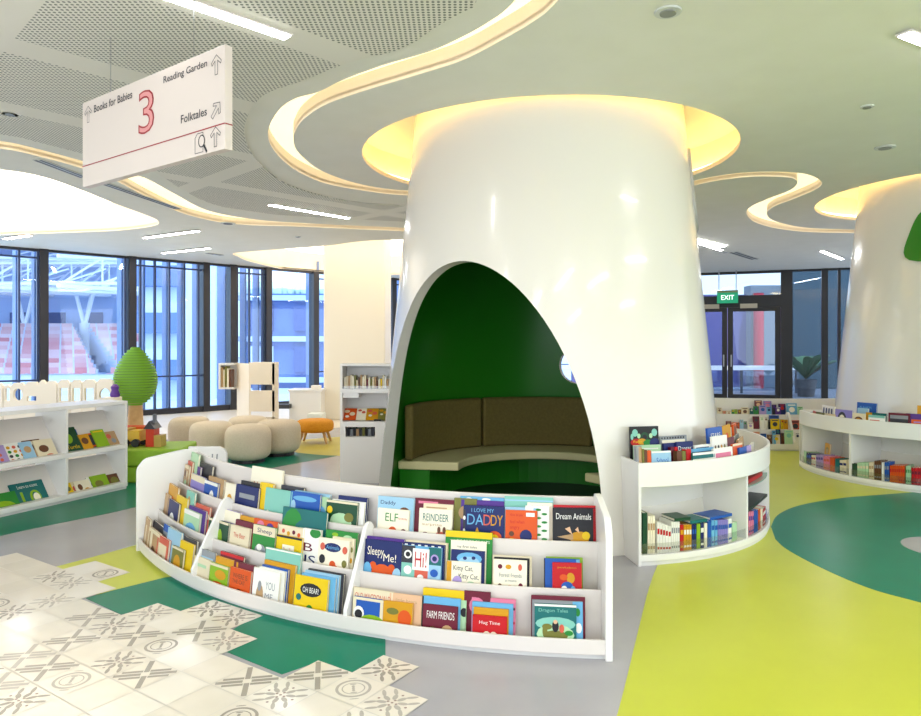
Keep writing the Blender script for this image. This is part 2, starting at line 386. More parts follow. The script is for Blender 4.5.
for k, (x, y, a) in enumerate(((-2.6,1.2,.8),(-.8,-.4,.8),(1.2,.6,.8),(3.4,1.0,.8),(2.2,-1.6,.8),(-3.8,-1.4,.8),(5.0,3.2,.8),(6.5,1.0,.8),(4.4,12.6,.8))):
    d = V((cos(a), sin(a), 0))*.75; p, q = V((x,y,CZ))-d, V((x,y,CZ))+d
    b = MB(); n = V((-d.y, d.x, 0)).normalized()*.05
    b.add([v+V((0,0,dz)) for dz in (-.02,-.001) for v in (p+n,p-n,q-n,q+n)], [(3,2,1,0),(4,5,6,7),(0,1,5,4),(1,2,6,5),(2,3,7,6),(3,0,4,7)], LAMP)
    tag(b.build('strip_light'), 'linear ceiling light outside the photograph over the near floor' if k < 8 else 'linear ceiling light hidden behind the middle column', 'light', 'linear ceiling lights')
def fitting(px, py, r, name, label, dark=False):
    c = cei(px, py); b = MB()
    b.lathe([(r*.96, CZ-.012),(r, CZ-.009),(r, CZ-.001)], (c.x,c.y), mat('c9ccc6',.4), 24)
    t = tag(b.build(name, smooth=40), label, name.split('_')[-1])
    MB().lathe([(r*.6, CZ-.018),(r*.62, CZ-.0121)], (c.x,c.y), mat('7c8078' if not dark else '3c3e3c',.4), 20).build('centre', t)
fitting(668,11,.075,'ceiling_speaker','round ceiling speaker above the middle column')
fitting(885,147,.09,'ceiling_speaker','grey round ceiling speaker left of the right column top')
fitting(867,106,.05,'sprinkler_head','small ceiling sprinkler above the grey speaker')
fitting(10,113,.06,'smoke_detector','small round detector on the perforated ceiling at left photo edge')
fitting(228,223,.11,'ceiling_speaker','round ceiling speaker beside the pair of strip lights',True)
fitting(298,236.5,.05,'sprinkler_head','tiny sprinkler before the square pillar')
fitting(725,252,.06,'security_camera','small dark dome camera near the exit sign',True)
def grille(p, q, w, label):
    a, b = cei(*p), cei(*q); d = (b-a).normalized(); n = V((-d.y, d.x, 0))
    def bar(o, c0, ww, z0, z1, m):
        vs = [a+n*(c0-ww), a+n*(c0+ww), b+n*(c0+ww), b+n*(c0-ww)]
        o.add([(v.x,v.y,z) for z in (z0,z1) for v in vs], [(3,2,1,0),(4,5,6,7),(0,1,5,4),(1,2,6,5),(2,3,7,6),(3,0,4,7)], m)
    o = MB(); bar(o, 0, w, CZ-.008, CZ-.001, mat('c2c4b8',.5)); t = tag(o.build('air_diffuser'), label, 'vent', 'slot air diffusers')
    s = MB(); bar(s, -w*.45, w*.22, CZ-.010, CZ-.007, BLACK); bar(s, w*.45, w*.22, CZ-.010, CZ-.007, BLACK); s.build('air_slots', t)
grille((38,159.5),(84,177),.06,'slot air diffuser left of the hanging sign')
grille((104,183),(178,208.5),.06,'slot air diffuser under the right end of the hanging sign')
grille((207,253),(222,255),.07,'short slot air diffuser before the windows')
grille((733,252),(755,259),.1,'slot air diffuser near the exit sign')

# ---- window wall ---------------------------------------------------------------
WA = V((-8.65, 13.15)); WD = V((.7295, .684)); WN = V((-.684, .7295))       # along, outward
def s_at(px):
    k = (px-CX)/F; return (k*WA.y-WA.x)/(WD.x-k*WD.y)
def wp(s, o, z): p = WA+WD*s+WN*o; return V((p.x, p.y, z))
def wbox(b, s0, s1, o0, o1, z0, z1, m):
    b.add([wp(s,o,z) for z in (z0,z1) for s,o in ((s0,o0),(s1,o0),(s1,o1),(s0,o1))], [(3,2,1,0),(4,5,6,7),(0,1,5,4),(1,2,6,5),(2,3,7,6),(3,0,4,7)], m)
POST = mat('24232a',.35); MULL = mat('2b3c66',.35); FIN = mat('6f86b8',.4)  # fin blue also carries the cool daylight outside
PANE = pane_mat('blue_glass', (.74,.87,1.0), .05)
posts = [-7.0, -3.6, s_at(42.8), s_at(131), s_at(204.8), s_at(231.5), s_at(267), s_at(314), s_at(392), s_at(470), s_at(540), 17.5]
muls = {1:[-2.3,-1.0,s_at(18.8),s_at(37.5)], 2:[s_at(124.5)], 3:[s_at(x) for x in (140,154.7,169,184,198)], 5:[s_at(x) for x in (237,249,262)]}
fins = {1:[(s_at(18.8),.30),(s_at(37.5),.25)], 2:[(s_at(125),.30)], 3:[(s_at(x),w) for x,w in ((147,.22),(170,.26),(185,.26),(202,.36))], 4:[(s_at(229),.45)], 5:[(s_at(x),.3) for x in (249,262)], 7:[(s_at(322),.6)], 8:[(s_at(404),.5)]}
for k in range(len(posts)-1):
    a, b_ = posts[k], posts[k+1]; b = MB(); w = .075
    wbox(b, a-w, a+w, -.12, .12, 0, CZ, POST)
    if k == len(posts)-2: wbox(b, b_-w, b_+w, -.12, .12, 0, CZ, POST)
    wbox(b, a+w, b_-w, -.08, .08, 0, .12, POST); wbox(b, a+w, b_-w, -.06, .06, CZ-.05, CZ, POST)
    o = b.build('window_%d' % (k+1)); struct(o, 'floor to ceiling window bay %s from the left with dark posts' % nth(k), 'window')
    m = MB(); tr = k in (0,1,3,5,7,8,9,10)
    if tr:
        wbox(m, a+w, b_-w, -.03, .03, 3.17, 3.205, MULL); wbox(m, a+w, b_-w, -.03, .03, .80, .835, MULL)
    for s in muls.get(k, []): wbox(m, s-.018, s+.018, -.04, .04, .12, CZ-.05, MULL)
    if m.v: m.build('mullion', o)
    g = MB(); wbox(g, a+w, b_-w, -.004, .004, .12, CZ-.05, PANE); g.build('pane', o)
    for s, d in fins.get(k, []):
        f = MB(); wbox(f, s-.02, s+.02, .16, .16+d, -.1, CZ+.3, FIN); f.build('louver_fin', o)
# ---- glass wall and doors at the back right ---------------------------------------
RA = V((6.3, 18.08)); RD = V((.9276, -.3736)); RN = V((.3736, .9276))
def r_at(px):
    k = (px-CX)/F; return (k*RA.y-RA.x)/(RD.x-k*RD.y)
def rbox(b, s0, s1, o0, o1, z0, z1, m):
    P = lambda s, o, z: (RA.x+RD.x*s+RN.x*o, RA.y+RD.y*s+RN.y*o, z)
    b.add([P(s,o,z) for z in (z0,z1) for s,o in ((s0,o0),(s1,o0),(s1,o1),(s0,o1))], [(3,2,1,0),(4,5,6,7),(0,1,5,4),(1,2,6,5),(2,3,7,6),(3,0,4,7)], m)
DARKP = pane_mat('dark_glass', (.62,.70,.80), .06); DPOST = mat('14151a',.4)
s0, s1, s2, s3, s4, s5 = r_at(683), r_at(727.5), r_at(786.5), r_at(824.5), r_at(839), r_at(880)
HEAD = 2.45
b = MB(); rbox(b, s2-.13, s2+.13, -.08, .08, 0, CZ, DPOST); rbox(b, s0-.3, s0-.06, -.08, .08, 0, CZ, DPOST); rbox(b, s0-.06, s2-.13, -.08, .08, HEAD, HEAD+.3, DPOST); rbox(b, s0-.06, s2-.13, -.06, .06, CZ-.06, CZ, DPOST)
o = struct(b.build('door_1'), 'black framed glass double door under the exit sign', 'door')
g = MB(); rbox(g, s0-.06, s2-.13, -.005, .005, HEAD+.3, CZ-.06, DARKP); g.build('transom_pane', o)
for a, c, hs in ((s0-.06, s1, 1), (s1, s2-.13, -1)):
    lf = MB(); st = .13
    rbox(lf, a+.005, a+st, -.03, .03, .01, HEAD, DPOST); rbox(lf, c-st, c-.005, -.03, .03, .01, HEAD, DPOST)
    rbox(lf, a+st, c-st, -.03, .03, HEAD-.1, HEAD, DPOST); rbox(lf, a+st, c-st, -.03, .03, .01, .25, DPOST)
    l_ = lf.build('door_leaf', o); gp = MB(); rbox(gp, a+st, c-st, -.004, .004, .25, HEAD-.1, DARKP); gp.build('pane', l_)
    h = MB(); e = c-.09 if hs > 0 else a+.09; rbox(h, e-.015, e+.015, -.09, -.06, .95, 1.25, STEEL); rbox(h, e-.01, e+.01, -.06, -.03, 1.0, 1.02, STEEL); h.build('door_handle', l_)
    q = MB(); e = a+.5 if hs < 0 else a+.75; rbox(q, e-.2, e+.2, -.1, -.03, HEAD-.02, HEAD+.09, mat('b9ad97',.4)); q.build('door_closer', o)
b = MB()
for s, w in ((s3,.07),(s4,.03),(s5,.07),(r_at(921),.07)): rbox(b, s-w, s+w, -.08, .08, 0, CZ, DPOST)
rbox(b, s2+.13, s5, -.06, .06, 0, .1, DPOST); rbox(b, s2+.13, s5, -.05, .05, CZ-.05, CZ, DPOST)
o = struct(b.build('window_20'), 'dark glazed panels between the exit door and right column', 'window')
g = MB(); rbox(g, s2+.13, r_at(921), -.004, .004, .1, CZ-.05, DARKP); g.build('pane', o)
b = MB(); rbox(b, -3.2, s0-.3, -.06, .06, 0, CZ, mat('d9d6cf',.5)); struct(b.build('wall_back'), 'plain wall hidden behind the middle column', 'wall')

# ---- what stands beyond the glass; cool daylight is put into its bluish colours ----------------------------------------------------
struct(MB().box((-60,14,-.5),(60,110,-.35),noisy('aab6cc','b6c1d4',.3,.6,'forecourt')).build('ground_outside', at=(0,40,-.5)), 'pale paving outside the windows', 'ground')
def seats():
    m = bpy.data.materials.new('stadium_seats'); m.use_nodes = True; nt = m.node_tree; b = nt.nodes['Principled BSDF']
    tc = nt.nodes.new('ShaderNodeTexCoord'); mp = nt.nodes.new('ShaderNodeMapping'); mp.inputs['Rotation'].default_value = (pi/2*0, 0, 0)
    br = nt.nodes.new('ShaderNodeTexBrick'); br.offset = .5; br.inputs['Color1'].default_value = lin('e08a90'); br.inputs['Color2'].default_value = lin('f4dcdc')
    br.inputs['Mortar'].default_value = lin('d4dcec'); br.inputs['Scale'].default_value = 1; br.inputs['Mortar Size'].default_value = .06
    br.inputs['Brick Width'].default_value = .9; br.inputs['Row Height'].default_value = .8
    nt.links.new(tc.outputs['Object'], mp.inputs[0]); nt.links.new(mp.outputs[0], br.inputs['Vector']); nt.links.new(br.outputs['Color'], b.inputs['Base Color']); b.inputs['Roughness'].default_value = .6
    return m
SEAT = seats(); CONC = mat('c6d0e4',.7); PALE = mat('a9bce0',.6); TRUSS = mat('fbfcfe',.5); DEEP = mat('3a5088',.5)
def stand(x0, x1, xc, label):                                   # raked seating, cut on a slant at its right end
    b = MB(); n = 12
    for i in range(n):
        y = 44+i*.8; z = -.35+.28*i; xe = x1-(x1-xc)*i/n
        b.box((x0,y,-.35),(xe,y+.8,z+.02),CONC); b.box((x0+.1,y+.1,z+.02),(xe-.3,y+.75,z+.05),SEAT); b.box((x0+.1,y+.62,z+.05),(xe-.3,y+.72,z+.42),SEAT)
    return struct(b.build('grandstand', at=(x0,44,-.35)), label, 'seating')
stand(-44, -23.0, -29.9, 'raked rows of red and white stadium seats outside')
stand(-22.4, -21.2, -28.6, 'smaller wedge of stadium seats beyond the aisle')
b = MB().box((-50,56,-.4),(-22,57,5.3),PALE)
for i in range(9):
    b.box((-48+3.0*i,55.9,2.9),(-46.6+3.0*i,56.05,4.1),DEEP)
b.box((-50,56.2,5.3),(-19,57,8.7),mat('c3d2ee',.6)); b.box((-50,38,8.7),(-19,60,8.9),mat('b4c6ea',.6))
struct(b.build('stadium_wall'), 'pale blue stadium back wall with dark openings', 'building')
tr = MB(); rr = random.Random(3)
for i in range(7):
    x = -46+4.6*i
    tr.tube((x,40,4.9),(x+5,60,5.6),.13,TRUSS); tr.tube((x,40,6.6),(x+5,60,8.4),.12,TRUSS)
    for j in range(6):
        t0, t1 = j/6, (j+1)/6; tr.tube((x+5*t0,40+20*t0,4.9+.7*t0),(x+5*t1,40+20*t1,6.6+1.8*t1),.07,TRUSS); tr.tube((x+5*t1,40+20*t1,4.9+.7*t1),(x+5*t1,40+20*t1,6.6+1.8*t1),.06,TRUSS)
for y, z in ((42,5.2),(46,6.9),(50,5.6),(54,7.6)):
    tr.tube((-48,y,z),(-17,y,z),.11,TRUSS)
    for i in range(13): tr.tube((-48+2.4*i,y,z),(-46.8+2.4*i,y+3,z+1.2),.06,TRUSS)
tag(tr.build('roof_truss'), 'white lattice roof trusses over the stadium seats', 'truss')
for x, lab in ((-33.6,'farther left white V-shaped stadium column'),(-29.0,'white V-shaped stadium column beside the seat wedge')):
    v = MB(); v.tube((x,54,-.3),(x,54,3.2),.36,TRUSS,12); v.tube((x,54,2.9),(x-.8,54,6.0),.15,TRUSS); v.tube((x,54,2.9),(x+.8,54,6.0),.15,TRUSS); v.tube((x,54,2.9),(x+.1,55,6.0),.13,TRUSS)
    tag(v.build('stadium_column'), lab, 'column', 'V-shaped stadium columns')
FAC = noisy('4a64a0','56709f',.8,.5,'facade_panels'); LITE = mat('b9c9e6',.5)
fc = MB().box((-9.4,30,-.4),(3.5,34,3.7),FAC)
for i in range(3): fc.box((-9.5,29.8,-.1+1.75*i),(3.6,30.1,.12+1.75*i),LITE)
fb = struct(fc.build('facade'), 'blue panelled building facade outside the windows', 'building')
for i in range(6):
    for j in range(2):
        w = MB(); x = -9.0+1.9*i; w.box((x,29.85,.35+1.75*j),(x+1.0,30.02,1.45+1.75*j),DEEP if (i+j) % 3 else LITE); w.build('window', fb)
gr = MB(); rr = random.Random(9); LEAF = mat('d2e4d8',.8)
for i in range(200):
    x = rr.uniform(-9.3,3.2); h = rr.uniform(.35,.6); gr.lathe([(.14,3.7),(.2,3.7+h*.5),(.1,3.7+h)], (x,30.2+rr.uniform(0,.5)), LEAF, 6)
tag(gr.build('roof_planting'), 'low green planting along the roof of the blue facade', 'planting', kind='stuff')
fl = MB().box((-11.0,24.0,-.4),(-8.4,24.4,7),mat('c6d4ec',.5))
for j in range(4): fl.box((-11.05,23.7,.3+1.6*j),(-9.6,24.1,1.0+1.6*j),mat('5f78b0',.5))
struct(fl.build('tower'), 'blue and white banded block outside behind the louver fins', 'building')
# terrace beyond the doors, its dim light painted in as darker colours
struct(MB().box((3.6,19.8,-.1),(18,30,-.01),mat('6f7784',.5)).build('terrace'), 'dim terrace floor beyond the exit door', 'ground')
tw = MB().box((4,25,0),(10.2,25.2,3.3),mat('5f5f9c',.6)).box((10.2,24.6,0),(11.5,25.2,3.6),mat('7c8a94',.6)).box((11.5,24.2,0),(22,24.6,4.6),mat('2f4c5a',.6))
struct(tw.build('wall_outside'), 'violet and blue grey walls across the terrace', 'wall')
tag(MB().tube((10.35,24.3,0),(10.35,24.3,3.3),.17,mat('c01f3c',.4),16).build('red_post'), 'red round post across the terrace seen through the exit door', 'post')
rl = MB(); rl.box((5.2,21.7,.72),(10.6,21.8,.86),mat('f2f4f8',.4))
rt_ = tag(rl.build('railing'), 'white topped glass railing on the terrace behind the exit door', 'railing')
for i in range(4): MB().box((5.3+1.7*i,21.72,0),(5.36+1.7*i,21.78,.72),mat('39414c',.4)).build('baluster', rt_)
MB().box((5.36,21.745,.08),(10.5,21.755,.7),pane_mat('rail_glass',(.75,.85,.95),.12)).build('glass_panel', rt_)
# ================================================================== COLUMNS
def crad(z): return 1.575-.1*z
def evaluated(ob, name):
    dg = bpy.context.evaluated_depsgraph_get(); me = bpy.data.meshes.new_from_object(ob.evaluated_get(dg)); me.name = name; return me
def patch(mb, c, th0, th1, z0, z1, rad, t, m, skew=0.0, rnd=.3):       # rounded plate lying on the drum
    K = 14; e = 4.0; n1 = K+1; vs = []; fs = []
    for lay in (-.004, t):
        for i in range(n1):
            v = -cos(pi*i/K)*.999; hw = (1-abs(v)**e)**(1/e)
            for j in range(n1):
                u = hw*(-1+2*j/K); vv = .5+.5*v; z = z0+(z1-z0)*vv
                vs.append(pol(c, rad(z)+lay, th0+(th1-th0)*(.5+.5*u)+skew*(vv-.5), z))
    o = n1*n1
    for i in range(K):
        for j in range(K): fs.append((o+i*n1+j, o+i*n1+j+1, o+(i+1)*n1+j+1, o+(i+1)*n1+j))
    rim = [j for j in range(n1)]+[i*n1+K for i in range(1, n1)]+[K*n1+j for j in range(K-1, -1, -1)]+[i*n1 for i in range(K-1, 0, -1)]
    fs += [(rim[q-1], rim[q], o+rim[q], o+rim[q-1]) for q in range(len(rim))]
    mb.add(vs, fs, m)
colA = struct(MB().lathe([(crad(0),0)]+[(crad(z), z) for z in [.1+.9*i/4 for i in range(5)]+[1.5,2,2.5,3,3.4,3.735]]+[(crad(3.735)-.11,3.735)]+[(crad(z)-.11,z) for z in (3.2,2.6,2,1.5,1,.5,.0)], C1, COLUMN, 160, cap=False).build('column', at=(C1[0],C1[1],0)), 'white tapering round column with an arched green reading nook', 'column')
me = colA.data; me.materials.append(GREEN)
# close the foot ring, colour the inside
import bmesh
bm = bmesh.new(); bm.from_mesh(me); e = [x for x in bm.edges if x.is_boundary]; bmesh.ops.bridge_loops(bm, edges=e); bmesh.ops.recalc_face_normals(bm, faces=bm.faces)
for f in bm.faces:
    c = f.calc_center_median(); r = math.hypot(c.x, c.y); f.material_index = 1 if r < crad(c.z)-.08 and c.z < 3.7 else 0
    f.smooth = True
bm.to_mesh(me); bm.free()
AX = radians(-36.5)
def cutter(vs, fs):
    m = bpy.data.meshes.new('cut'); m.from_pydata([tuple(v) for v in vs], [], fs); m.materials.append(COLUMN); m.materials.append(GREEN)
    b = bmesh.new(); b.from_mesh(m); bmesh.ops.recalc_face_normals(b, faces=b.faces); b.to_mesh(m); b.free()
    o = bpy.data.objects.new('cut', m); COL.objects.link(o); return o
out_ = V((sin(AX), -cos(AX), 0)); acr = V((cos(AX), sin(AX), 0)); base = V((C1[0], C1[1], 0))
prof = [(-1.09,-.2)]+[(-1.09*cos(t), 2.15*sin(t)) for t in [pi/2*i/30 for i in range(31)]]+[(1.09*cos(t), 2.15*sin(t)) for t in [pi/2*(29-i)/30 for i in range(30)]]+[(1.09,-.2)]
n = len(prof); vs = [base+acr*u+out_*d+V((0,0,z)) for d in (.45, 2.2) for u, z in prof]
cut1 = cutter(vs, [tuple(range(n)), tuple(range(n,2*n))]+[(i,(i+1)%n,n+(i+1)%n,n+i) for i in range(n)])
pc = V((C1[0]+.50, C1[1]+1.26, 1.27)); pd = V((.50,1.26,0)).normalized(); pa = V((pd.y,-pd.x,0)); n = 32
vs = [pc+pd*d+pa*(.2*cos(2*pi*i/n))+V((0,0,.2*sin(2*pi*i/n))) for d in (-.4,.6) for i in range(n)]
cut2 = cutter(vs, [tuple(range(n)), tuple(range(n,2*n))]+[(i,(i+1)%n,n+(i+1)%n,n+i) for i in range(n)])
for c in (cut1, cut2):
    md = colA.modifiers.new('opening', 'BOOLEAN'); md.operation = 'DIFFERENCE'; md.object = c; md.solver = 'EXACT'
me2 = evaluated(colA, 'column'); colA.modifiers.clear(); colA.data = me2
for c in (cut1, cut2): bpy.data.objects.remove(c)
try: me2.set_sharp_from_angle(angle=radians(40))
except Exception: pass
pb = MB(); patch(pb, C1, radians(66), radians(100), 2.5, 3.24, crad, .02, mat('a9aaa6',.4)); pb.build('wall_hatch', colA, smooth=40)
colB = struct(MB().lathe([(crad(z), z) for z in (0,.5,1,1.5,2,2.5,3,3.4,3.735)], C2, COLUMN, 128).build('column', smooth=40), 'white tapering round column at the right photo edge', 'column')
pb = MB(); patch(pb, C2, radians(-64), radians(-22), 2.40, 3.04, crad, .03, GREEN, skew=radians(9)); pb.build('wall_hatch', colB, smooth=40)

# ---- the seat inside the nook ------------------------------------------------------
CUSH = noisy('6e602a','776832',40,.8,'olive_upholstery',.15); SEATC = mat('d9cf9a',.5)
t0, t1 = radians(38), radians(260.4)
def inner(t): return .83 if t > .2 else .83-.36*(1-t/.2)
bench = thing('nook_bench', (C1[0], C1[1], 0), 'curved cream bench with olive back cushions inside the green nook', 'bench')
MB().arc(C1, inner, 1.425, t0, t1, .30, .38, SEATC, 48).build('seat', bench, bevel=.012)
MB().arc(C1, 1.12, 1.42, t0+.08, t1-.03, .0, .30, GREEN, 40).build('base', bench)
for k in range(4):
    a0 = radians(260-k*55+0), radians(260-(k+1)*55+1.0)
    MB().arc(C1, 1.28, 1.365, a0[1], a0[0], .385, .92, CUSH, 14).build('back_cushion', bench, bevel=.025)

# ================================================================== BOOKS
PAL = dict(white='f1efe8', cream='efe2c4', ivory='f3ecd6', navy='1d2a63', blue='2f63b4', skyblue='79b7de', paleblue='a9cfe6', teal='1f6d6c', green='2f8a3d', darkgreen='1c4a30', lime='93b92f',
  yellow='f2cf22', gold='d9a227', orange='e0662a', peach='ecc3a0', red='c8262c', maroon='6e1d33', pink='e58aa6', lilac='b6a3d4', purple='5c3a8e', brown='6b4630', tan='c2a077', black='1c1b1f', grey='8f9396', coral='d9705a', palegreen='b6d6b0', mint='8fcabb', lavender='9a8ed0', olive='7c7a3a', charcoal='3a3a42')
NAME = dict(skyblue='sky blue', paleblue='pale blue', darkgreen='dark green', palegreen='pale green')
def cname(c): return NAME.get(c, c)
def deeper(h):                                               # printed ink reads a little richer than the swatch
    v = [int(h[i:i+2], 16) for i in (0, 2, 4)]; mx = max(v)
    return ''.join('%02x' % max(0, min(255, round((x-(mx-x)*.12)*(.93 if mx-min(v) > 40 or mx < 120 else .97)))) for x in v)
def bc(c): return mat(deeper(PAL.get(c, c)), .38, spec=.3)
def spot(c, R, xl, xr, ytop, zb, lean, amin=None):
    a, b = theta_on(xl, c, R), theta_on(xr, c, R)
    if amin is not None: a = max(a, amin); b = max(b, a+.035)
    if b < a: a, b = b, a
    L, Rr = pol(c, R, a), pol(c, R, b); u = (Rr-L); w = u.length; u.normalize(); nrm = V((u.y, -u.x, 0))
    if w > .33 and xr-xl < 22: w = .16; L = Rr-u*w
    B = (L+Rr)/2; B.z = zb
    up = V((0,0,cos(lean)))-nrm*sin(lean); fn = nrm*cos(lean)+V((0,0,sin(lean)))
    h = min(.36, max(.06, (on_plane((xl+xr)/2, ytop, B, fn)-B).dot(up)))
    M = Matrix(((u.x, -fn.x, up.x, B.x), (u.y, -fn.y, up.y, B.y), (u.z, -fn.z, up.z, B.z), (0,0,0,1)))
    return M, w, h
def art_on(cb, M, w, h, items):
    # items in cover widths: u from the left, v down from the top edge; shapes are trimmed to the cover
    y = -.0004
    def put(poly, m):
        q = clip(poly, -w/2, w/2, .001, h)
        if q: flatpoly(cb, q, m, M, y)
    for it in items:
        k = it[0]; m = bc(it[-1]); y -= .0004
        if k == 't':
            vs, fs, x0, x1, y0, y1 = text2d(it[1]); u0, u1, v0, v1 = it[2]*w-w/2, it[3]*w-w/2, h-it[5]*w, h-it[4]*w
            q = [(u0+(a-x0)/(x1-x0)*(u1-u0), v0+(b-y0)/(y1-y0)*(v1-v0)) for a, b in vs]
            for f in fs: put([q[j] for j in f], m)
        elif k == 'd': put([(it[1]*w-w/2+it[3]*w*cos(2*pi*j/14), h-it[2]*w+it[4]*w*sin(2*pi*j/14)) for j in range(14)], m)
        elif k == 'r': put([(it[1]*w-w/2,h-it[4]*w),(it[2]*w-w/2,h-it[4]*w),(it[2]*w-w/2,h-it[3]*w),(it[1]*w-w/2,h-it[3]*w)], m)
        elif k == 'p': put([(a*w-w/2, h-b_*w) for a, b_ in it[1]], m)
def picture_book(M, w, h, col, items, label, group, t=.014, name='picture_book', pages='ivory', inside=None):
    e = thing(name, M.translation, label, 'book', group)
    cb = MB(); c = bc(col); k = .0022
    cb.box((-w/2,0,0),(w/2,k,h),c,M); cb.box((-w/2,t-k,0),(w/2,t,h),c,M); cb.box((-w/2,k,0),(-w/2+k,t-k,h),c,M)
    art_on(cb, M, w, h, items)
    cb.build('cover', e)
    MB().box((-w/2+k,k,.003),(w/2-.003,t-k,h-.003),bc(pages),M).build('pages', e)
    return e
def spine_book(M, w, h, d, col, label, group, band=None, name='spine_book'):
    b = MB(); c = bc(col)
    b.box((-w/2+.0015,.0,0),(w/2-.0015,.002,h),c,M); b.box((-w/2,.001,0),(-w/2+.0018,d,h),c,M); b.box((w/2-.0018,.001,0),(w/2,d,h),c,M)
    b.box((-w/2+.0018,.002,.003),(w/2-.0018,d-.004,h-.004),PAPER,M)
    if band: b.box((-w/2+.002,-.0008,h*.62),(w/2-.002,0,h*.8),bc(band),M); b.box((-w/2+.002,-.0008,h*.12),(w/2-.002,0,h*.2),bc(band),M)
    return tag(b.build(name, at=M.translation), label, 'book', group)

# ================================================================== THE CURVED BOOK DISPLAY IN FRONT
CD, RD_ = (.928, 7.221), [3.907, 3.771, 3.635, 3.50]
ZL = [.097, .289, .488, .690]
AE = theta_on(609, CD, 3.907); AS = theta_on(137.5, CD, 3.907)
def profile_panel(mb, c, th, half, pts, m):                   # upright divider: pts = (radius, height)
    n = len(pts); vs = []
    for d in (-half, half):
        for r, z in pts:
            p = pol(c, r, th, z); tn = V((cos(th), sin(th), 0)); vs.append(p+tn*d)
    mb.add(vs, [tuple(range(n)), tuple(range(2*n-1, n-1, -1))]+[(i, n+i, n+(i+1)%n, (i+1)%n) for i in range(n)], m)
disp = thing('book_display', pol(CD, 3.7, (AE+AS)/2, 0), 'low white curved three tier book display in front of the nook', 'bookshelf')
bd = .014
MB().arc(CD, 3.52, 3.885, AS, AE, .0, .03, mat('d8d6d2',.4), 40).build('plinth', disp)
MB().arc(CD, RD_[0]-bd, RD_[0], AS, AE, .025, ZL[0], WHITE, 48).build('front_lip', disp, bevel=.003)
for t in (1, 2): MB().arc(CD, RD_[t]-bd, RD_[t], AS, AE, .03, ZL[t], WHITE, 48).build('tier_board', disp, bevel=.003)
MB().arc(CD, RD_[3]-.02, RD_[3], AS, AE, .0, ZL[3], WHITE, 48).build('back_panel', disp, bevel=.003)
TIERZ = [.045, .225, .42]
for t in range(3): MB().arc(CD, RD_[t+1], RD_[t]-bd, AS, AE, TIERZ[t]-.012, TIERZ[t], WHITE, 48).build('tier_shelf', disp)
def rounded(pts, r=.05):
    out = []; n = len(pts)
    for i in range(n):
        p = V(pts[i]); a = V(pts[i-1]); b = V(pts[(i+1) % n]); rr = min(r, (a-p).length*.45, (b-p).length*.45) if pts[i][1] > .3 else .005
        p0 = p+(a-p).normalized()*rr; p1 = p+(b-p).normalized()*rr
        for k in range(5):
            t = k/4; out.append(tuple((1-t)**2*p0+2*t*(1-t)*p+t*t*p1))
    return out
endp = rounded([(3.915,0),(3.915,.60),(3.86,.668),(3.60,.712),(3.485,.712),(3.485,0)], .03)
for th in (AE, AS):
    p = MB(); profile_panel(p, CD, th, .017, endp, WHITE2); p.build('end_panel', disp, bevel=.004)
A1 = theta_on(191, CD, 3.907); A2 = theta_on(344.5, CD, 3.907)
divp = rounded([(3.905,.03),(3.905,.125),(3.70,.515),(3.66,.535),(3.62,.50),(3.62,.03)], .03)
for th in (A1, A2):
    p = MB(); profile_panel(p, CD, th, .011, divp, WHITE2); p.build('divider', disp, bevel=.003)
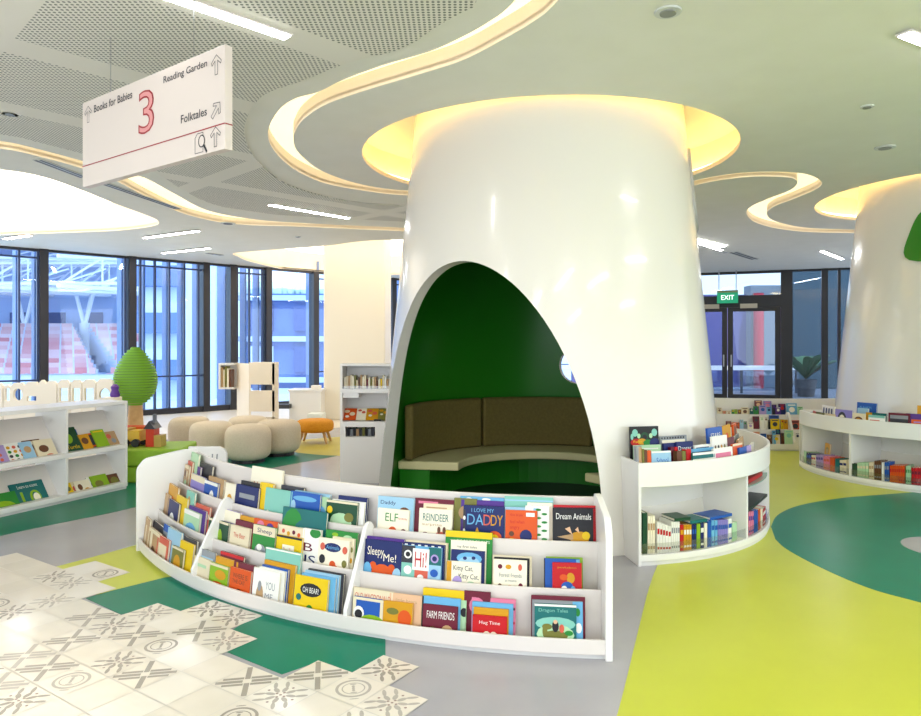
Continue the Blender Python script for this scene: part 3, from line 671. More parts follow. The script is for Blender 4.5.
# (tier, left px, right px, top px, place in stack, colour, words that tell it apart, cover art)
T = lambda s, u0, u1, v0, v1, c: ('t', s, u0, u1, v0, v1, c)
D = lambda u, v, a, b, c: ('d', u, v, a, b, c)
R_ = lambda u0, u1, v0, v1, c: ('r', u0, u1, v0, v1, c)
BK = [
# right bay, top row
(3,376,412,497,1,'paleblue','pale blue daddy',[T('Daddy',.08,.5,.1,.22,'navy'),D(.75,.33,.14,.1,'brown')]),
(3,376.5,407.5,509,0,'ivory','cream elf',[T('ELF',.25,.66,.12,.35,'green'),T('for the day',.68,.95,.22,.3,'coral'),D(.5,.62,.13,.13,'orange'),D(.5,.66,.08,.07,'peach'),D(.15,.7,.1,.12,'red'),D(.85,.65,.1,.12,'maroon')]),
(3,413,452.5,499,2,'maroon','plum maroon',[R_(.1,.6,.06,.12,'pink')]),
(3,422,451.5,504,1,'cream','cream blank topped',[R_(.1,.8,.1,.14,'tan')]),
(3,418,451,509,0,'ivory','cream reindeer',[T('REINDEER',.12,.9,.14,.34,'teal'),T('surprise',.1,.7,.4,.5,'tan'),D(.2,.8,.14,.14,'maroon'),D(.68,.72,.16,.1,'coral'),D(.62,.58,.05,.1,'brown'),D(.78,.58,.05,.1,'brown')]),
(3,453,459.5,498,2,'olive','narrow olive beaded',[D(.5,.6,.3,.3,'tan'),D(.5,2,.3,.3,'tan'),D(.5,3.4,.3,.3,'tan')]),
(3,459,503,497,3,'skyblue','sky blue bubbled',[D(.2,.06,.07,.04,'white'),D(.6,.05,.1,.03,'white')]),
(3,460,503,500.5,2,'purple','bright purple',[]),
(3,462.5,503.5,506,0,'navy','navy daddy star',[T('I LOVE MY',.2,.75,.06,.15,'skyblue'),T('DA',.1,.5,.2,.45,'skyblue'),T('D',.5,.68,.2,.45,'coral'),T('DY',.68,.97,.2,.45,'gold'),('p',[(.35,.5),(.4,.62),(.55,.62),(.44,.72),(.5,.88),(.35,.78),(.2,.88),(.26,.72),(.15,.62),(.3,.62)],'gold'),D(.78,.72,.17,.15,'orange'),D(.78,.74,.1,.09,'yellow'),R_(.0,.06,.1,1.2,'charcoal'),D(.03,.3,.03,.05,'white'),D(.03,.6,.03,.05,'white')]),
(3,504,553,497,3,'mint','pale mint wide',[R_(0,1,.06,.09,'paleblue')]),
(3,527,552.5,503,2,'ivory','white spotted',[D(.2+.2*(i%4),.15+.3*(i//4),.05,.05,('coral','green','charcoal','gold')[i%4]) for i in range(16)]),
(3,525,544.5,506,1,'white','white green leaf pattern',[D(.55+.25*(i%2),.15+.17*i,.12,.05,'green') for i in range(8)]),
(3,504,537.5,507.5,1,'paleblue','pale blue edged',[]),
(3,505,537,510.5,0,'orange','orange dinosaur',[T('How do you',.15,.55,.1,.2,'red'),T('feel when',.15,.6,.3,.4,'red'),T('angry',.15,.45,.5,.6,'red'),R_(.65,.92,.06,.18,'white'),D(.65,.78,.19,.2,'navy'),D(.2,.95,.14,.1,'yellow'),D(.2,.72,.08,.08,'brown')]),
(3,554,601,505.5,1,'red','red wide',[R_(0,1,.04,.06,'maroon')]),
(3,553,593.5,508.5,0,'black','black golden bird',[T('Dream Animals',.08,.95,.12,.27,'white'),D(.66,.72,.24,.16,'gold'),D(.82,.66,.1,.1,'yellow'),('p',[(.1,.7),(.5,.62),(.5,.78)],'tan'),('p',[(.3,.5),(.42,.45),(.48,.64)],'peach'),('p',[(.55,.52),(.62,.45),(.66,.6)],'peach'),D(.15,.95,.2,.04,'darkgreen')]),
# right bay, middle row
(2,363.5,402,537.5,1,'purple','deep purple',[]),
(2,363,400,540.5,0,'navy','navy sleepy bear',[T('Sleepy',.08,.52,.16,.42,'ivory'),T('Me!',.52,.86,.3,.48,'ivory'),D(.5,.82,.3,.27,'orange'),D(.25,.6,.09,.09,'orange'),D(.75,.62,.09,.09,'orange'),D(.5,.9,.14,.11,'cream'),D(.5,.85,.05,.04,'black'),D(.1,.75,.12,.22,'skyblue'),D(.9,.8,.12,.2,'paleblue')]),
(2,402,446,541.5,2,'cream','plain cream backed',[]),
(2,401,443,543.5,1,'navy','navy and white checked',[R_(.05+.16*i,.12+.16*i,.03,.07,'white') for i in range(6)]),
(2,400.5,440,546.5,0,'skyblue','blue chequered greeting',[R_(0,.34,0,.4,'charcoal'),R_(.68,1,0,.4,'teal'),R_(0,.34,.4,.75,'mint'),R_(.34,.68,.4,.9,'coral'),R_(.68,1,.4,.8,'paleblue'),R_(.28,.7,.05,.55,'white'),T('Hi!',.34,.64,.12,.48,'red'),D(.16,.2,.1,.1,'white'),D(.16,.2,.06,.06,'black'),D(.84,.25,.1,.1,'lilac'),D(.84,.25,.06,.06,'navy'),D(.17,.56,.1,.1,'white'),D(.84,.58,.1,.09,'blue'),D(.5,.7,.08,.06,'white')]),
(2,444,491,531.5,3,'green','tall green',[R_(0,1,0,.13,'yellow'),T('BIG BOOK OF CATS',.25,.95,.17,.22,'white')]),
(2,448.5,485,541,2,'ivory','grey rounded label',[T('my first tales',.2,.75,.12,.2,'charcoal'),R_(.2,.6,.3,.34,'charcoal'),R_(0,.03,0,.6,'green')]),
(2,450,483.5,550.5,1,'navy','navy moonlit',[D(.55,.22,.38,.17,'skyblue'),D(.55,.3,.3,.13,'paleblue'),D(.42,.22,.06,.05,'navy'),D(.68,.2,.06,.05,'navy')]),
(2,446,480,562,0,'ivory','white kitty cat',[R_(0,.14,-.05,1,'gold'),T('Kitty Cat,',.2,.78,.1,.28,'charcoal'),T('Kitty Cat,',.36,.95,.32,.5,'charcoal'),D(.32,.55,.14,.16,'lilac'),D(.72,.62,.14,.1,'palegreen')]),
(2,492,531.5,556,2,'cream','ivory wide',[]),
(2,493.5,529,558,1,'black','thin black edged',[]),
(2,493,526.5,560,0,'ivory','cream little animals',[D(.2,.2,.07,.07,'maroon'),D(.45,.2,.09,.07,'gold'),D(.8,.2,.06,.1,'coral'),D(.2,.75,.06,.06,'brown'),D(.5,.78,.08,.06,'peach'),D(.82,.75,.07,.1,'maroon'),T('Forest friends',.18,.85,.38,.5,'grey'),T('at home',.35,.7,.55,.63,'grey')]),
(2,546,583,557.5,2,'lime','pale lime',[]),
(2,544,580,559,1,'blue','blue spined',[R_(0,.03,0,1,'black'),R_(.9,1,0,1,'skyblue')]),
(2,552.5,582,563,0,'red','red toy ball',[T('peekaboo',.18,.82,.12,.2,'gold'),D(.62,.5,.14,.18,'gold'),D(.38,.48,.14,.1,'orange'),D(.5,.78,.2,.16,'blue'),D(.4,.86,.1,.1,'white'),D(.7,.86,.08,.1,'skyblue'),D(.82,.95,.1,.1,'white')]),
# right bay, bottom row
(1,351.5,391,589.5,1,'cream','cream farm',[T('OLD MACDONALD',.05,.95,.1,.24,'coral')]),
(1,352,382,598,0,'blue','cow and meadow',[R_(0,1,0,.08,'cream'),R_(0,.1,0,1,'cream'),R_(.9,1,0,1,'cream'),D(.2,.45,.18,.2,'white'),D(.2,.48,.13,.13,'black'),D(.65,.65,.4,.2,'lime'),D(.8,.95,.2,.2,'yellow'),D(.42,.75,.08,.16,'black')]),
(1,388,420.5,594.5,1,'peach','plain peach',[T('little bears',.2,.85,.12,.22,'tan')]),
(1,381,411.5,602,0,'gold','orange harvest',[D(.35,.28,.2,.1,'olive'),D(.75,.45,.22,.25,'orange'),D(.4,.75,.2,.14,'brown'),D(.42,.72,.1,.06,'white'),D(.7,.9,.15,.1,'coral')]),
(1,421.5,463,589.5,3,'yellow','bright yellow',[]),
(1,463,471.5,591,3,'maroon','dark patterned narrow',[D(.5,.5,.3,.3,'pink'),D(.5,2,.35,.35,'pink'),D(.5,3.5,.3,.3,'grey')]),
(1,421,459,597.5,1,'skyblue','sky blue blank',[R_(0,.04,0,1,'black')]),
(1,430,465,599.5,2,'palegreen','pale green black blotched',[D(.95,.3,.1,.12,'black'),D(.95,1,.1,.12,'black')]),
(1,422,456.5,605.5,0,'maroon','maroon farm friends',[T('FARM FRIENDS',.12,.92,.16,.36,'white'),D(.3,.7,.12,.14,'brown'),D(.32,.75,.05,.1,'white'),D(.72,.7,.18,.2,'tan')]),
(1,471,515,598.5,3,'pink','pink backed',[D(.97,.2,.02,.03,'black'),D(.97,.5,.02,.03,'red')]),
(1,471.5,512.5,603,2,'skyblue','sky blue wide',[]),
(1,473,508,608.5,1,'gold','golden yellow',[]),
(1,472,506.5,616,0,'red','red heart',[T('Hug Time',.2,.8,.14,.26,'white'),D(.42,.62,.14,.2,'ivory'),D(.62,.62,.14,.2,'ivory'),D(.52,.75,.06,.1,'tan')]),
(1,531,585.5,596.5,2,'maroon','large maroon',[]),
(1,532,583,601,1,'grey','grey backed',[R_(.8,1,0,1.2,'skyblue'),D(.92,.5,.06,.1,'white'),D(.9,.2,.05,.08,'green')]),
(1,534.5,576.5,604.5,0,'teal','green dragon rider',[R_(0,1,0,.05,'white'),D(.5,.45,.48,.16,'mint'),D(.5,.7,.45,.25,'palegreen'),T('Dragon Tales',.1,.8,.1,.2,'mint'),D(.5,.72,.3,.12,'olive'),D(.3,.52,.12,.07,'olive'),D(.25,.62,.06,.14,'olive'),D(.82,.65,.1,.06,'green'),D(.5,.5,.08,.14,'black'),D(.5,.4,.05,.05,'peach'),D(.65,.55,.06,.1,'coral')]),
# middle bay, top row and the left end of the top row
(3,167,179,452,1,'coral','coral upright',[]),
(3,169,181,458,0,'tan','small tan figured',[D(.3,.5,.15,.2,'brown'),D(.7,.5,.15,.2,'cream'),R_(0,1,.0,.2,'cream')]),
(3,182.5,194,450,2,'palegreen','pale green tall',[D(.5,.9,.3,.3,'green')]),
(3,187,197,463.5,2,'purple','violet',[]),
(3,195.5,208.5,462.5,3,'black','black upright',[]),
(3,172,183,467,0,'cream','cream and green',[D(.5,.8,.3,.4,'palegreen')]),
(3,182,190.5,470.5,1,'yellow','yellow',[D(.5,.8,.25,.4,'gold'),D(.6,1.2,.2,.4,'brown')]),
(3,189,202.5,474.5,0,'lavender','lilac blue',[D(.5,.9,.3,.4,'paleblue'),R_(0,1,0,.15,'cream')]),
(3,206,221,477,1,'tan','tan thick',[]),
(3,202.5,215.5,481,0,'blue','blue white figure',[D(.6,.6,.2,.35,'white'),D(.4,1,.15,.2,'navy'),R_(0,1,0,.1,'white')]),
(3,223,233,483,0,'ivory','narrow cream leaf',[D(.5,1,.3,.5,'gold'),D(.5,1.8,.2,.3,'tan')]),
(3,238,258,481.5,1,'black','black with white edges',[]),
(3,233.5,256,485.5,0,'navy','dark navy night sky',[R_(.18,.85,.2,.32,'grey'),D(.5,.75,.32,.12,'blue'),D(.5,.82,.28,.1,'navy')]),
(3,257,263.5,482,1,'yellow','thin mustard',[]),
(3,247.5,278,467.5,3,'ivory','tall white handwritten',[T('Ugly Five',.12,.9,.3,.55,'coral')]),
(3,263,289.5,489,0,'mint','pale teal with red fox',[D(.4,.9,.2,.3,'coral'),D(.55,.72,.1,.12,'orange'),D(.85,.7,.16,.3,'darkgreen'),D(.15,.75,.1,.2,'white')]),
(3,278,300.5,486,3,'charcoal','black framed',[]),
(3,292,327,492,2,'paleblue','light blue backed',[]),
(3,288,317.5,492.5,0,'blue','blue with pink title',[T('My Home',.32,.85,.4,.65,'coral'),D(.12,.35,.08,.14,'paleblue'),D(.5,.15,.4,.07,'skyblue')]),
(3,305,325,496,1,'palegreen','blue green landscape',[D(.6,.7,.4,.4,'skyblue')]),
(3,336,365,496.5,2,'navy','plain navy',[]),
(3,330,362.5,500.5,1,'white','white thick',[]),
(3,324.5,355.5,501,0,'darkgreen','jungle green',[R_(0,1,0,.06,'cream'),D(.12,.25,.09,.1,'yellow'),D(.5,.55,.35,.25,'palegreen'),D(.75,.4,.15,.12,'olive'),D(.3,.5,.12,.15,'palegreen'),D(.3,.85,.1,.1,'orange'),D(.75,.88,.14,.12,'brown'),D(.52,.9,.08,.1,'peach')]),
# middle bay, middle row
(2,216,236.5,509.5,2,'lilac','white lilac',[R_(0,1,.0,.3,'ivory')]),
(2,206.5,226,519.5,0,'darkgreen','dark forest green',[D(.3,.6,.12,.4,'palegreen'),D(.6,.55,.14,.35,'lime'),D(.8,.9,.12,.2,'olive'),R_(0,1,0,.06,'cream')]),
(2,236,252,516,2,'gold','yellow gold',[]),
(2,232.5,251,520.5,1,'maroon','dark maroon',[]),
(2,228,247,526,0,'cream','cream brown bear',[D(.5,.85,.3,.28,'brown'),T('The Bear',.2,.8,.2,.35,'coral')]),
(2,250.5,274,519.5,1,'orange','orange multicoloured',[D(.3,.15,.15,.12,'pink'),D(.7,.18,.15,.12,'purple')]),
(2,250.5,272.5,525.5,0,'green','bright green sheep',[R_(0,1,.0,.28,'cream'),T('Sheep',.2,.85,.08,.25,'navy'),D(.4,.75,.25,.2,'grey'),D(.35,.65,.12,.1,'white'),D(.75,.7,.1,.1,'black'),D(.6,1.1,.4,.14,'lime')]),
(2,278.5,322.5,509,3,'teal','big green teal',[D(.25,.4,.25,.4,'green'),D(.6,.35,.3,.2,'teal'),R_(.42,.9,.3,.33,'mint'),R_(.42,.9,.42,.44,'mint')]),
(2,275.5,301.5,526,1,'cream','cream fruit pattern',[D(.2+.2*i,.15+.05*(i%2),.06,.06,('coral','gold','maroon','orange')[i%4]) for i in range(4)]),
(2,300,313.5,528.5,1,'white','white letter',[T('B',.1,.6,.6,.95,'maroon'),T('IS',.2,.8,1.1,1.5,'navy'),D(.7,.15,.3,.2,'green')]),
(2,274.5,299.5,536,0,'yellow','yellow framed',[R_(.25,.72,.25,.6,'ivory'),T('Dear Zoo',.3,.68,.34,.48,'coral'),D(.65,.85,.1,.1,'maroon'),D(.3,.85,.1,.1,'gold'),R_(0,1,0,.06,'black')]),
(2,323,355,531,2,'green','leafy green',[D(.3,.1,.1,.05,'lime'),D(.7,.14,.14,.06,'palegreen')]),
(2,330,352,537.5,1,'cream','cream patterned',[D(.9,.4,.06,.1,'olive'),D(.9,.8,.06,.1,'gold')]),
(2,316.5,347,539,0,'ivory','white red fox',[D(.47,.22,.27,.12,'navy'),T('Animals',.26,.68,.17,.27,'skyblue'),D(.14,.22,.08,.1,'coral'),D(.15,.55,.1,.12,'black'),D(.55,.85,.18,.2,'orange'),D(.5,.66,.1,.1,'orange'),D(.88,.6,.08,.1,'olive'),D(.88,.25,.08,.1,'coral'),D(.15,.9,.1,.1,'coral')]),
# middle bay, bottom row
(1,195,212,549,1,'grey','blue grey',[R_(.1,.9,.2,.3,'paleblue')]),
(1,192,207.5,557,0,'cream','cream little deer',[D(.45,.9,.18,.25,'tan'),D(.6,.8,.1,.15,'brown'),R_(.2,.8,.2,.3,'palegreen')]),
(1,217,240,553,2,'maroon','crimson backed',[R_(0,1,.0,.08,'red')]),
(1,213,235,558,1,'gold','honey gold',[]),
(1,208,226,564,0,'lime','green pumpkin',[D(.5,.8,.42,.28,'orange'),D(.3,.8,.14,.26,'coral'),D(.6,.3,.3,.15,'gold'),R_(0,1,0,.08,'cream')]),
(1,231,251,562.5,1,'maroon','dark plum',[]),
(1,228,248.5,568.5,0,'orange','orange black cat',[T('WHERE IS',.15,.85,.15,.3,'brown'),T('THE CAT',.15,.75,.34,.46,'brown'),D(.5,.8,.22,.2,'black'),D(.4,.72,.06,.06,'gold'),D(.58,.72,.06,.06,'gold'),D(.85,.8,.1,.14,'olive')]),
(1,261.5,296.5,549.5,4,'mint','pale teal red sun',[D(.35,.4,.12,.12,'red'),D(.65,.45,.08,.1,'palegreen'),R_(0,1,0,.03,'white')]),
(1,261,292,562,3,'gold','amber',[]),
(1,259,285,566.5,2,'blue','blue edged',[]),
(1,256,282,568.5,1,'white','white backed',[]),
(1,251,277,569.5,0,'white','white rabbit sketch',[T('YOU',.5,.85,.3,.5,'grey'),T('ME',.5,.8,.6,.75,'grey'),D(.3,.7,.14,.3,'tan'),D(.28,.45,.07,.14,'grey'),D(.6,1.0,.1,.1,'paleblue')]),
(1,305,341,571,3,'charcoal','dark grey backed',[]),
(1,302,336.5,572.5,2,'paleblue','powder blue',[]),
(1,299,333,575,1,'skyblue','sky blue edged',[]),
(1,292.5,325.5,577,0,'yellow','bright yellow bear',[D(.5,.3,.32,.16,'black'),T('OH BEAR!',.26,.74,.24,.37,'white'),D(.15,.5,.08,.08,'teal'),D(.5,.98,.27,.2,'charcoal'),D(.5,.8,.12,.16,'green'),D(.42,.95,.05,.03,'olive'),D(.6,.95,.05,.03,'olive')]),
# left bay, middle row
(2,153.5,163,487,0,'tan','tan upright',[]),
(2,163,173.5,482,1,'gold','small gold',[D(.5,.6,.3,.3,'orange')]),
(2,173,190,487,2,'mint','grey teal striped',[D(.4,.6,.2,.4,'tan')]),
(2,173.5,183.5,495,1,'yellow','yellow thick',[]),
(2,165.5,176,499,0,'navy','navy and white',[D(.5,.6,.25,.3,'white'),D(.5,1.3,.25,.3,'white'),D(.5,.9,.15,.2,'navy')]),
(2,192,206,504,2,'coral','coral red',[R_(0,1,.2,.35,'cream')]),
(2,186,202.5,507,1,'purple','purple edged',[]),
(2,182,197,510,0,'palegreen','green and blue meadow',[D(.5,.6,.4,.3,'skyblue'),D(.4,1.0,.3,.2,'lime'),R_(0,1,0,.12,'white')]),
# left bay, bottom row
(1,138.5,143.5,511,0,'tan','thin tan',[]),
(1,150,160,521,2,'charcoal','dark blue grey',[]),
(1,143.5,150,525,0,'cream','narrow cream',[]),
(1,147,157,528,0,'tan','beige figured',[D(.5,.8,.25,.4,'brown'),R_(0,1,0,.1,'cream')]),
(1,160,172,524,2,'grey','slate grey',[R_(0,1,0,.2,'blue')]),
(1,164,177,528,1,'paleblue','pale blue thick',[]),
(1,155,166,535.5,0,'coral','red framed',[R_(.15,.85,.2,1.2,'cream'),D(.5,.8,.2,.3,'tan')]),
(1,180,193,537,2,'charcoal','dark stacked',[]),
(1,177,190,541,1,'yellow','pale yellow',[]),
(1,170,181,546.5,0,'olive','olive and gold',[D(.5,.6,.3,.35,'gold'),D(.5,1.2,.25,.3,'brown'),R_(0,1,0,.08,'cream')]),
]
rows = {}
for b in BK:
    xm = (b[1]+b[2])/2
    bay = 'right' if xm > 352+(22 if b[0] == 3 else 12 if b[0] == 2 else 0) else ('left' if xm < (206 if b[0] == 2 else 192) and b[0] < 3 else 'middle')
    rows.setdefault((b[0], bay), []).append(b)
ROWN = {1: 'bottom', 2: 'middle', 3: 'top'}
for (tier, bay), lst in rows.items():
    for i, b in enumerate(sorted(lst, key=lambda q: q[1]+q[2])):
        Rf = RD_[tier-1]-bd-.012-.0165*b[4]
        M, w, h = spot(CD, Rf, b[1], b[2], b[3], TIERZ[tier-1], radians(7), AS+.012+.002*b[4])
        desc = b[6]
        sec = {'right': 'right bay', 'left': 'left bay', 'middle': 'middle bay'}[bay]
        lab = '%s book, %s from left, %s row, %s of curved display' % (desc, nth(i), ROWN[tier], sec)
        picture_book(M, w, h, b[5], b[7], lab, 'picture books on the curved display', t=.0155)
# sign card standing behind the back panel
cardM, w, h = spot(CD, 3.46, 237, 264, 463.5, .0, 0)
tag(MB().box((-w/2,0,.0),(w/2,.01,h),WHITE2,cardM).build('notice_card'), 'blank white card standing up behind the curved display', 'card')

pA = atY(188,0,5.95).x; pB = atY(226,0,5.95).x; zt = atY(0,447,5.95).z
rp = thing('rounded_panel', ((pA+pB)/2,5.97,0), 'white rounded panel with two small marks standing behind the display left end', 'panel')
Mp = Matrix(((1,0,0,0),(0,0,-1,5.99),(0,1,0,0),(0,0,0,1)))
MB().prism([(pA,0),(pB,0),(pB,zt-.06),(pB-.02,zt-.02),(pB-.06,zt),(pA,zt)], 0, .03, WHITE2, M=Mp).build('board', rp)
for dx in (-.02,.02): MB().prism([((pA+pB)/2+dx-.005+.06,zt-.12),((pA+pB)/2+dx+.005+.06,zt-.12),((pA+pB)/2+dx+.009+.06,zt-.06),((pA+pB)/2+dx-.001+.06,zt-.06)], .03, .033, mat('8b8d90',.4), M=Mp).build('mark', rp)
# ================================================================== SHELVES RINGING THE COLUMNS
ZT0, ZT1, ZF = .535, .70, .075
B1, RB1 = (.98, 6.42), 1.70                     # the bookcases sit a little off the columns' centres
B2, RB2 = (5.62, 8.20), 1.50
def ring_shelf(c, Ro, col, cr_, a0, a1, divs, label):
    o = thing('column_bookcase', pol(c, Ro-.1, (a0+a1)/2, 0), label, 'bookcase', None)
    N = 64; dx, dy = c[0]-col[0], c[1]-col[1]
    def ri_a(a):                                # where the drum's skin lies, seen from the bookcase centre
        ux, uy = sin(a), -cos(a); b = ux*dx+uy*dy; return -b+sqrt(max(0, b*b-(dx*dx+dy*dy-cr_*cr_)))
    def ri(off=0.0, lo=0.0): return lambda t: min(Ro-.03, ri_a(a0+(a1-a0)*t)+off)
    MB().arc(c, ri(), Ro-.012, a0, a1, 0, .03, mat('dcdad6',.4), N).build('plinth', o)
    MB().arc(c, ri(), Ro, a0, a1, .03, ZF, WHITE2, N).build('bottom_shelf', o, bevel=.003)
    MB().arc(c, Ro-.02, Ro, a0, a1, ZT0, ZT1, WHITE2, N).build('fascia', o, bevel=.003)
    MB().arc(c, ri(-.03), Ro-.02, a0, a1, ZT0, ZT0+.02, WHITE2, N).build('tray', o)
    MB().arc(c, ri(-.02), ri(.012), a0, a1, ZF, ZT0, WHITE2, N).build('back_panel', o)
    for k, a in enumerate((a0, a1)):
        p = MB(); profile_panel(p, c, a, .011, [(ri_a(a)-.09,0),(Ro,0),(Ro,ZT1),(ri_a(a)-.09,ZT1)], WHITE2); p.build('end_panel', o, bevel=.003)
    for a in divs:
        p = MB(); profile_panel(p, c, a, .011, [(ri_a(a),ZF),(Ro-.005,ZF),(Ro-.005,ZT0),(ri_a(a),ZT0)], WHITE2); p.build('divider', o)
    MB().arc(c, Ro-.012, Ro-.008, a0+.01, a1-.01, ZF, ZF+.075, ACRYL, N).build('book_guard', o)
    return o
aD = theta_on(748, B1, RB1); aS = theta_on(640, B1, RB1)
ring_shelf(B1, RB1, C1, 1.53, aS, radians(112), [aD, aD+radians(26)], 'white curved bookcase wrapped around the middle column, with an open tray on top')
bD = theta_on(849.5, B2, RB2)
ring_shelf(B2, RB2, C2, 1.53, radians(-108), radians(22), [bD, bD-radians(36), bD+radians(32)], 'white curved bookcase wrapped around the right column, with an open tray on top')
RMAP = {C1: (B1, RB1), C2: (B2, RB2)}
def tray_books(c, lst, where, group):
    for i, b in enumerate(sorted(lst, key=lambda q: q[0]+q[1])):
        xl, xr, yt, R, col, desc, art = b
        cc, Ro = RMAP[c]
        if c is C1:
            while theta_on(xl, cc, Ro-(1.9-R)*.8) < aS+.022: xl += .5
        M, w, h = spot(cc, Ro-(1.9-R)*.8, xl, xr, yt, ZT0+.021, radians(4))
        lab = '%s book, %s from left in top tray around %s column' % (desc, nth(i), where)
        if xr-xl < 5.5: spine_book(M, w, h, .045, col, lab, group)
        else: picture_book(M, w, h, col, art, lab, group, t=.016)
GT1 = 'books in the tray around the middle column'
tray_books(C1, [
 (622,660,425,1.60,'black','dark monster',[D(.17,.2,.1,.12,'mint'),D(.85,.2,.1,.12,'mint'),D(.3,.3,.06,.08,'palegreen'),D(.72,.3,.06,.08,'palegreen'),D(.06,.32,.05,.1,'mint'),D(.5,.32,.14,.14,'darkgreen'),D(.5,.34,.08,.08,'black'),D(.2,.5,.2,.12,'red'),D(.4,.48,.16,.1,'gold'),D(.62,.52,.18,.1,'green'),D(.84,.52,.18,.14,'navy'),T('Party',.1,.4,.44,.54,'yellow'),R_(.55,1,.62,.8,'maroon')]),
 (634.6,637,446,1.84,'grey','grey thin',[]),(637.2,639.4,447,1.84,'tan','tan thin',[]),(639.7,642.4,448,1.84,'gold','mustard thin',[]),(642.7,645.2,449,1.85,'olive','olive thin',[]),(645.5,648,450,1.85,'brown','brown thin',[]),(648.3,652,450.5,1.85,'orange','orange thin',[]),
 (634,662,445,1.68,'palegreen','pale green wide',[R_(.1,.9,.1,.14,'white')]),
 (652.5,672,451,1.85,'paleblue','pale blue school',[T('School',.25,.85,.3,.55,'blue'),R_(0,1,0,.08,'white')]),
 (662,688.5,435.5,1.62,'grey','grey dotted frame',[R_(.06,.92,.12,1,'ivory')]+[D(.06+.1*i,.06,.03,.03,'charcoal') for i in range(9)]),
 (665,678,443,1.68,'navy','plain navy',[]),(672,675.5,447,1.72,'maroon','maroon thin',[]),(676,679,447,1.72,'red','red thin',[]),
 (678,694.5,441.5,1.70,'navy','navy dancer',[T('Dancer',.1,.9,.2,.4,'white')]),
 (678,683,451,1.80,'brown','brown thin',[]),(683.5,687,451,1.80,'olive','olive green thin',[]),(687.5,692.5,449,1.80,'red','bright red thin',[]),
 (694,716,452,1.83,'teal','teal laid',[R_(0,1,0,.08,'white'),R_(0,1,.2,.26,'white')]),(696,712,444.5,1.70,'white','white wide',[R_(.1,.9,.1,.2,'navy')]),(693,715,448,1.76,'skyblue','sky blue laid',[R_(0,1,.1,.16,'navy')]),
 (710,724.5,427,1.62,'blue','tall royal blue',[T('STARS',.2,.85,.2,.35,'white'),D(.5,.8,.2,.15,'navy')]),
 (714,729,435.5,1.72,'white','white four children',[D(.2+.2*i,.5,.06,.18,('brown','charcoal','gold','olive')[i]) for i in range(4)]),
 (725,733,424.5,1.60,'gold','golden yellow',[D(.5,.5,.2,.2,'orange')]),(731.5,739.5,423,1.60,'orange','orange bear',[D(.5,.4,.3,.3,'brown')]),
 (715,734,447.5,1.83,'white','white and pink',[R_(.1,.9,.15,.35,'pink'),R_(.2,.5,.5,.9,'navy'),R_(.55,.9,.45,.8,'yellow')]),
 (729,736,437,1.68,'maroon','maroon middle',[]),(736,746,431,1.62,'grey','grey cartoon',[D(.5,.4,.25,.3,'white')]),(740,752,433,1.66,'tan','tan rear',[D(.4,.3,.2,.2,'coral')]),
 (734.5,744,443,1.80,'orange','red orange',[R_(0,1,0,.1,'cream')]),(741,752.5,446,1.82,'blue','violet blue',[R_(.6,1,.0,1,'lilac')]),(745,758,428.5,1.60,'lilac','lilac rear',[D(.5,.4,.25,.25,'white')]),
 (751.5,763,438,1.76,'white','white pale figures',[D(.3,.6,.15,.25,'mint'),D(.7,.7,.15,.25,'gold')]),(763,767.5,436.5,1.78,'navy','dark navy end',[]),(754,762,432,1.66,'coral','coral rear',[]),
], 'middle', GT1)
TOPS = []
def cubby(c, R, lst, zb, where, group, d=.15):
    c, Ro = RMAP[c]; R = Ro-(1.9-R)
    for i, (xl, xr, yt, col, band) in enumerate(lst):
        M, w, h = spot(c, R, xl, xr, yt, zb, 0)
        TOPS.append((c[0], (xl+xr)/2, zb+h))
        spine_book(M, w, h, d, col, '%s spine book, %s from left in %s' % (cname(col), nth(i), where), group, band)
def fan(x0, x1, n, y, col, band=None, dy=0): 
    w = (x1-x0)/n; return [(x0+i*w+.15, x0+(i+1)*w-.15, y+dy*i, col, band) for i in range(n)]
k8 = lambda x: 640+x/6.822
q8 = lambda y: 480+y/6.822
L1 = [(k8(20),k8(50),q8(225),'darkgreen',None)]+fan(k8(52),k8(104),3,q8(245),'ivory','tan')+fan(k8(116),k8(212),5,q8(290),'white','red',1)+fan(k8(214),k8(272),4,q8(285),'white','grey')+[(k8(275),k8(298),q8(305),'red','gold')]+fan(k8(299),k8(353),3,q8(305),'gold','white')+fan(k8(355),k8(386),2,q8(303),'navy','blue')+[(k8(388),k8(412),q8(298),'lime',None),(k8(414),k8(436),q8(292),'navy','white'),(k8(440),k8(459),q8(295),'ivory',None),(k8(461),k8(486),q8(280),'blue',None)]+fan(k8(487),k8(531),2,q8(275),'skyblue','blue')+fan(k8(533),k8(601),5,q8(272),'lavender','blue')+[(k8(603),k8(626),q8(265),'white','blue'),(k8(630),k8(662),q8(290),'palegreen',None)]
cubby(C1, 1.875, L1, ZF+.002, 'lower left cubby of middle column bookcase', 'spines in the lower cubby of the middle column bookcase')
L2 = fan(k8(741),k8(778),3,q8(215),'pink','purple')+fan(k8(779),k8(806),2,q8(205),'blue')+fan(k8(807),k8(823),1,q8(200),'orange')+fan(k8(824),k8(838),1,q8(195),'ivory')+fan(k8(839),k8(858),1,q8(190),'red','white')+fan(k8(859),k8(874),1,q8(185),'lavender')
cubby(C1, 1.875, L2, ZF+.002, 'narrow right cubby of middle column bookcase', 'spines in the lower cubby of the middle column bookcase')
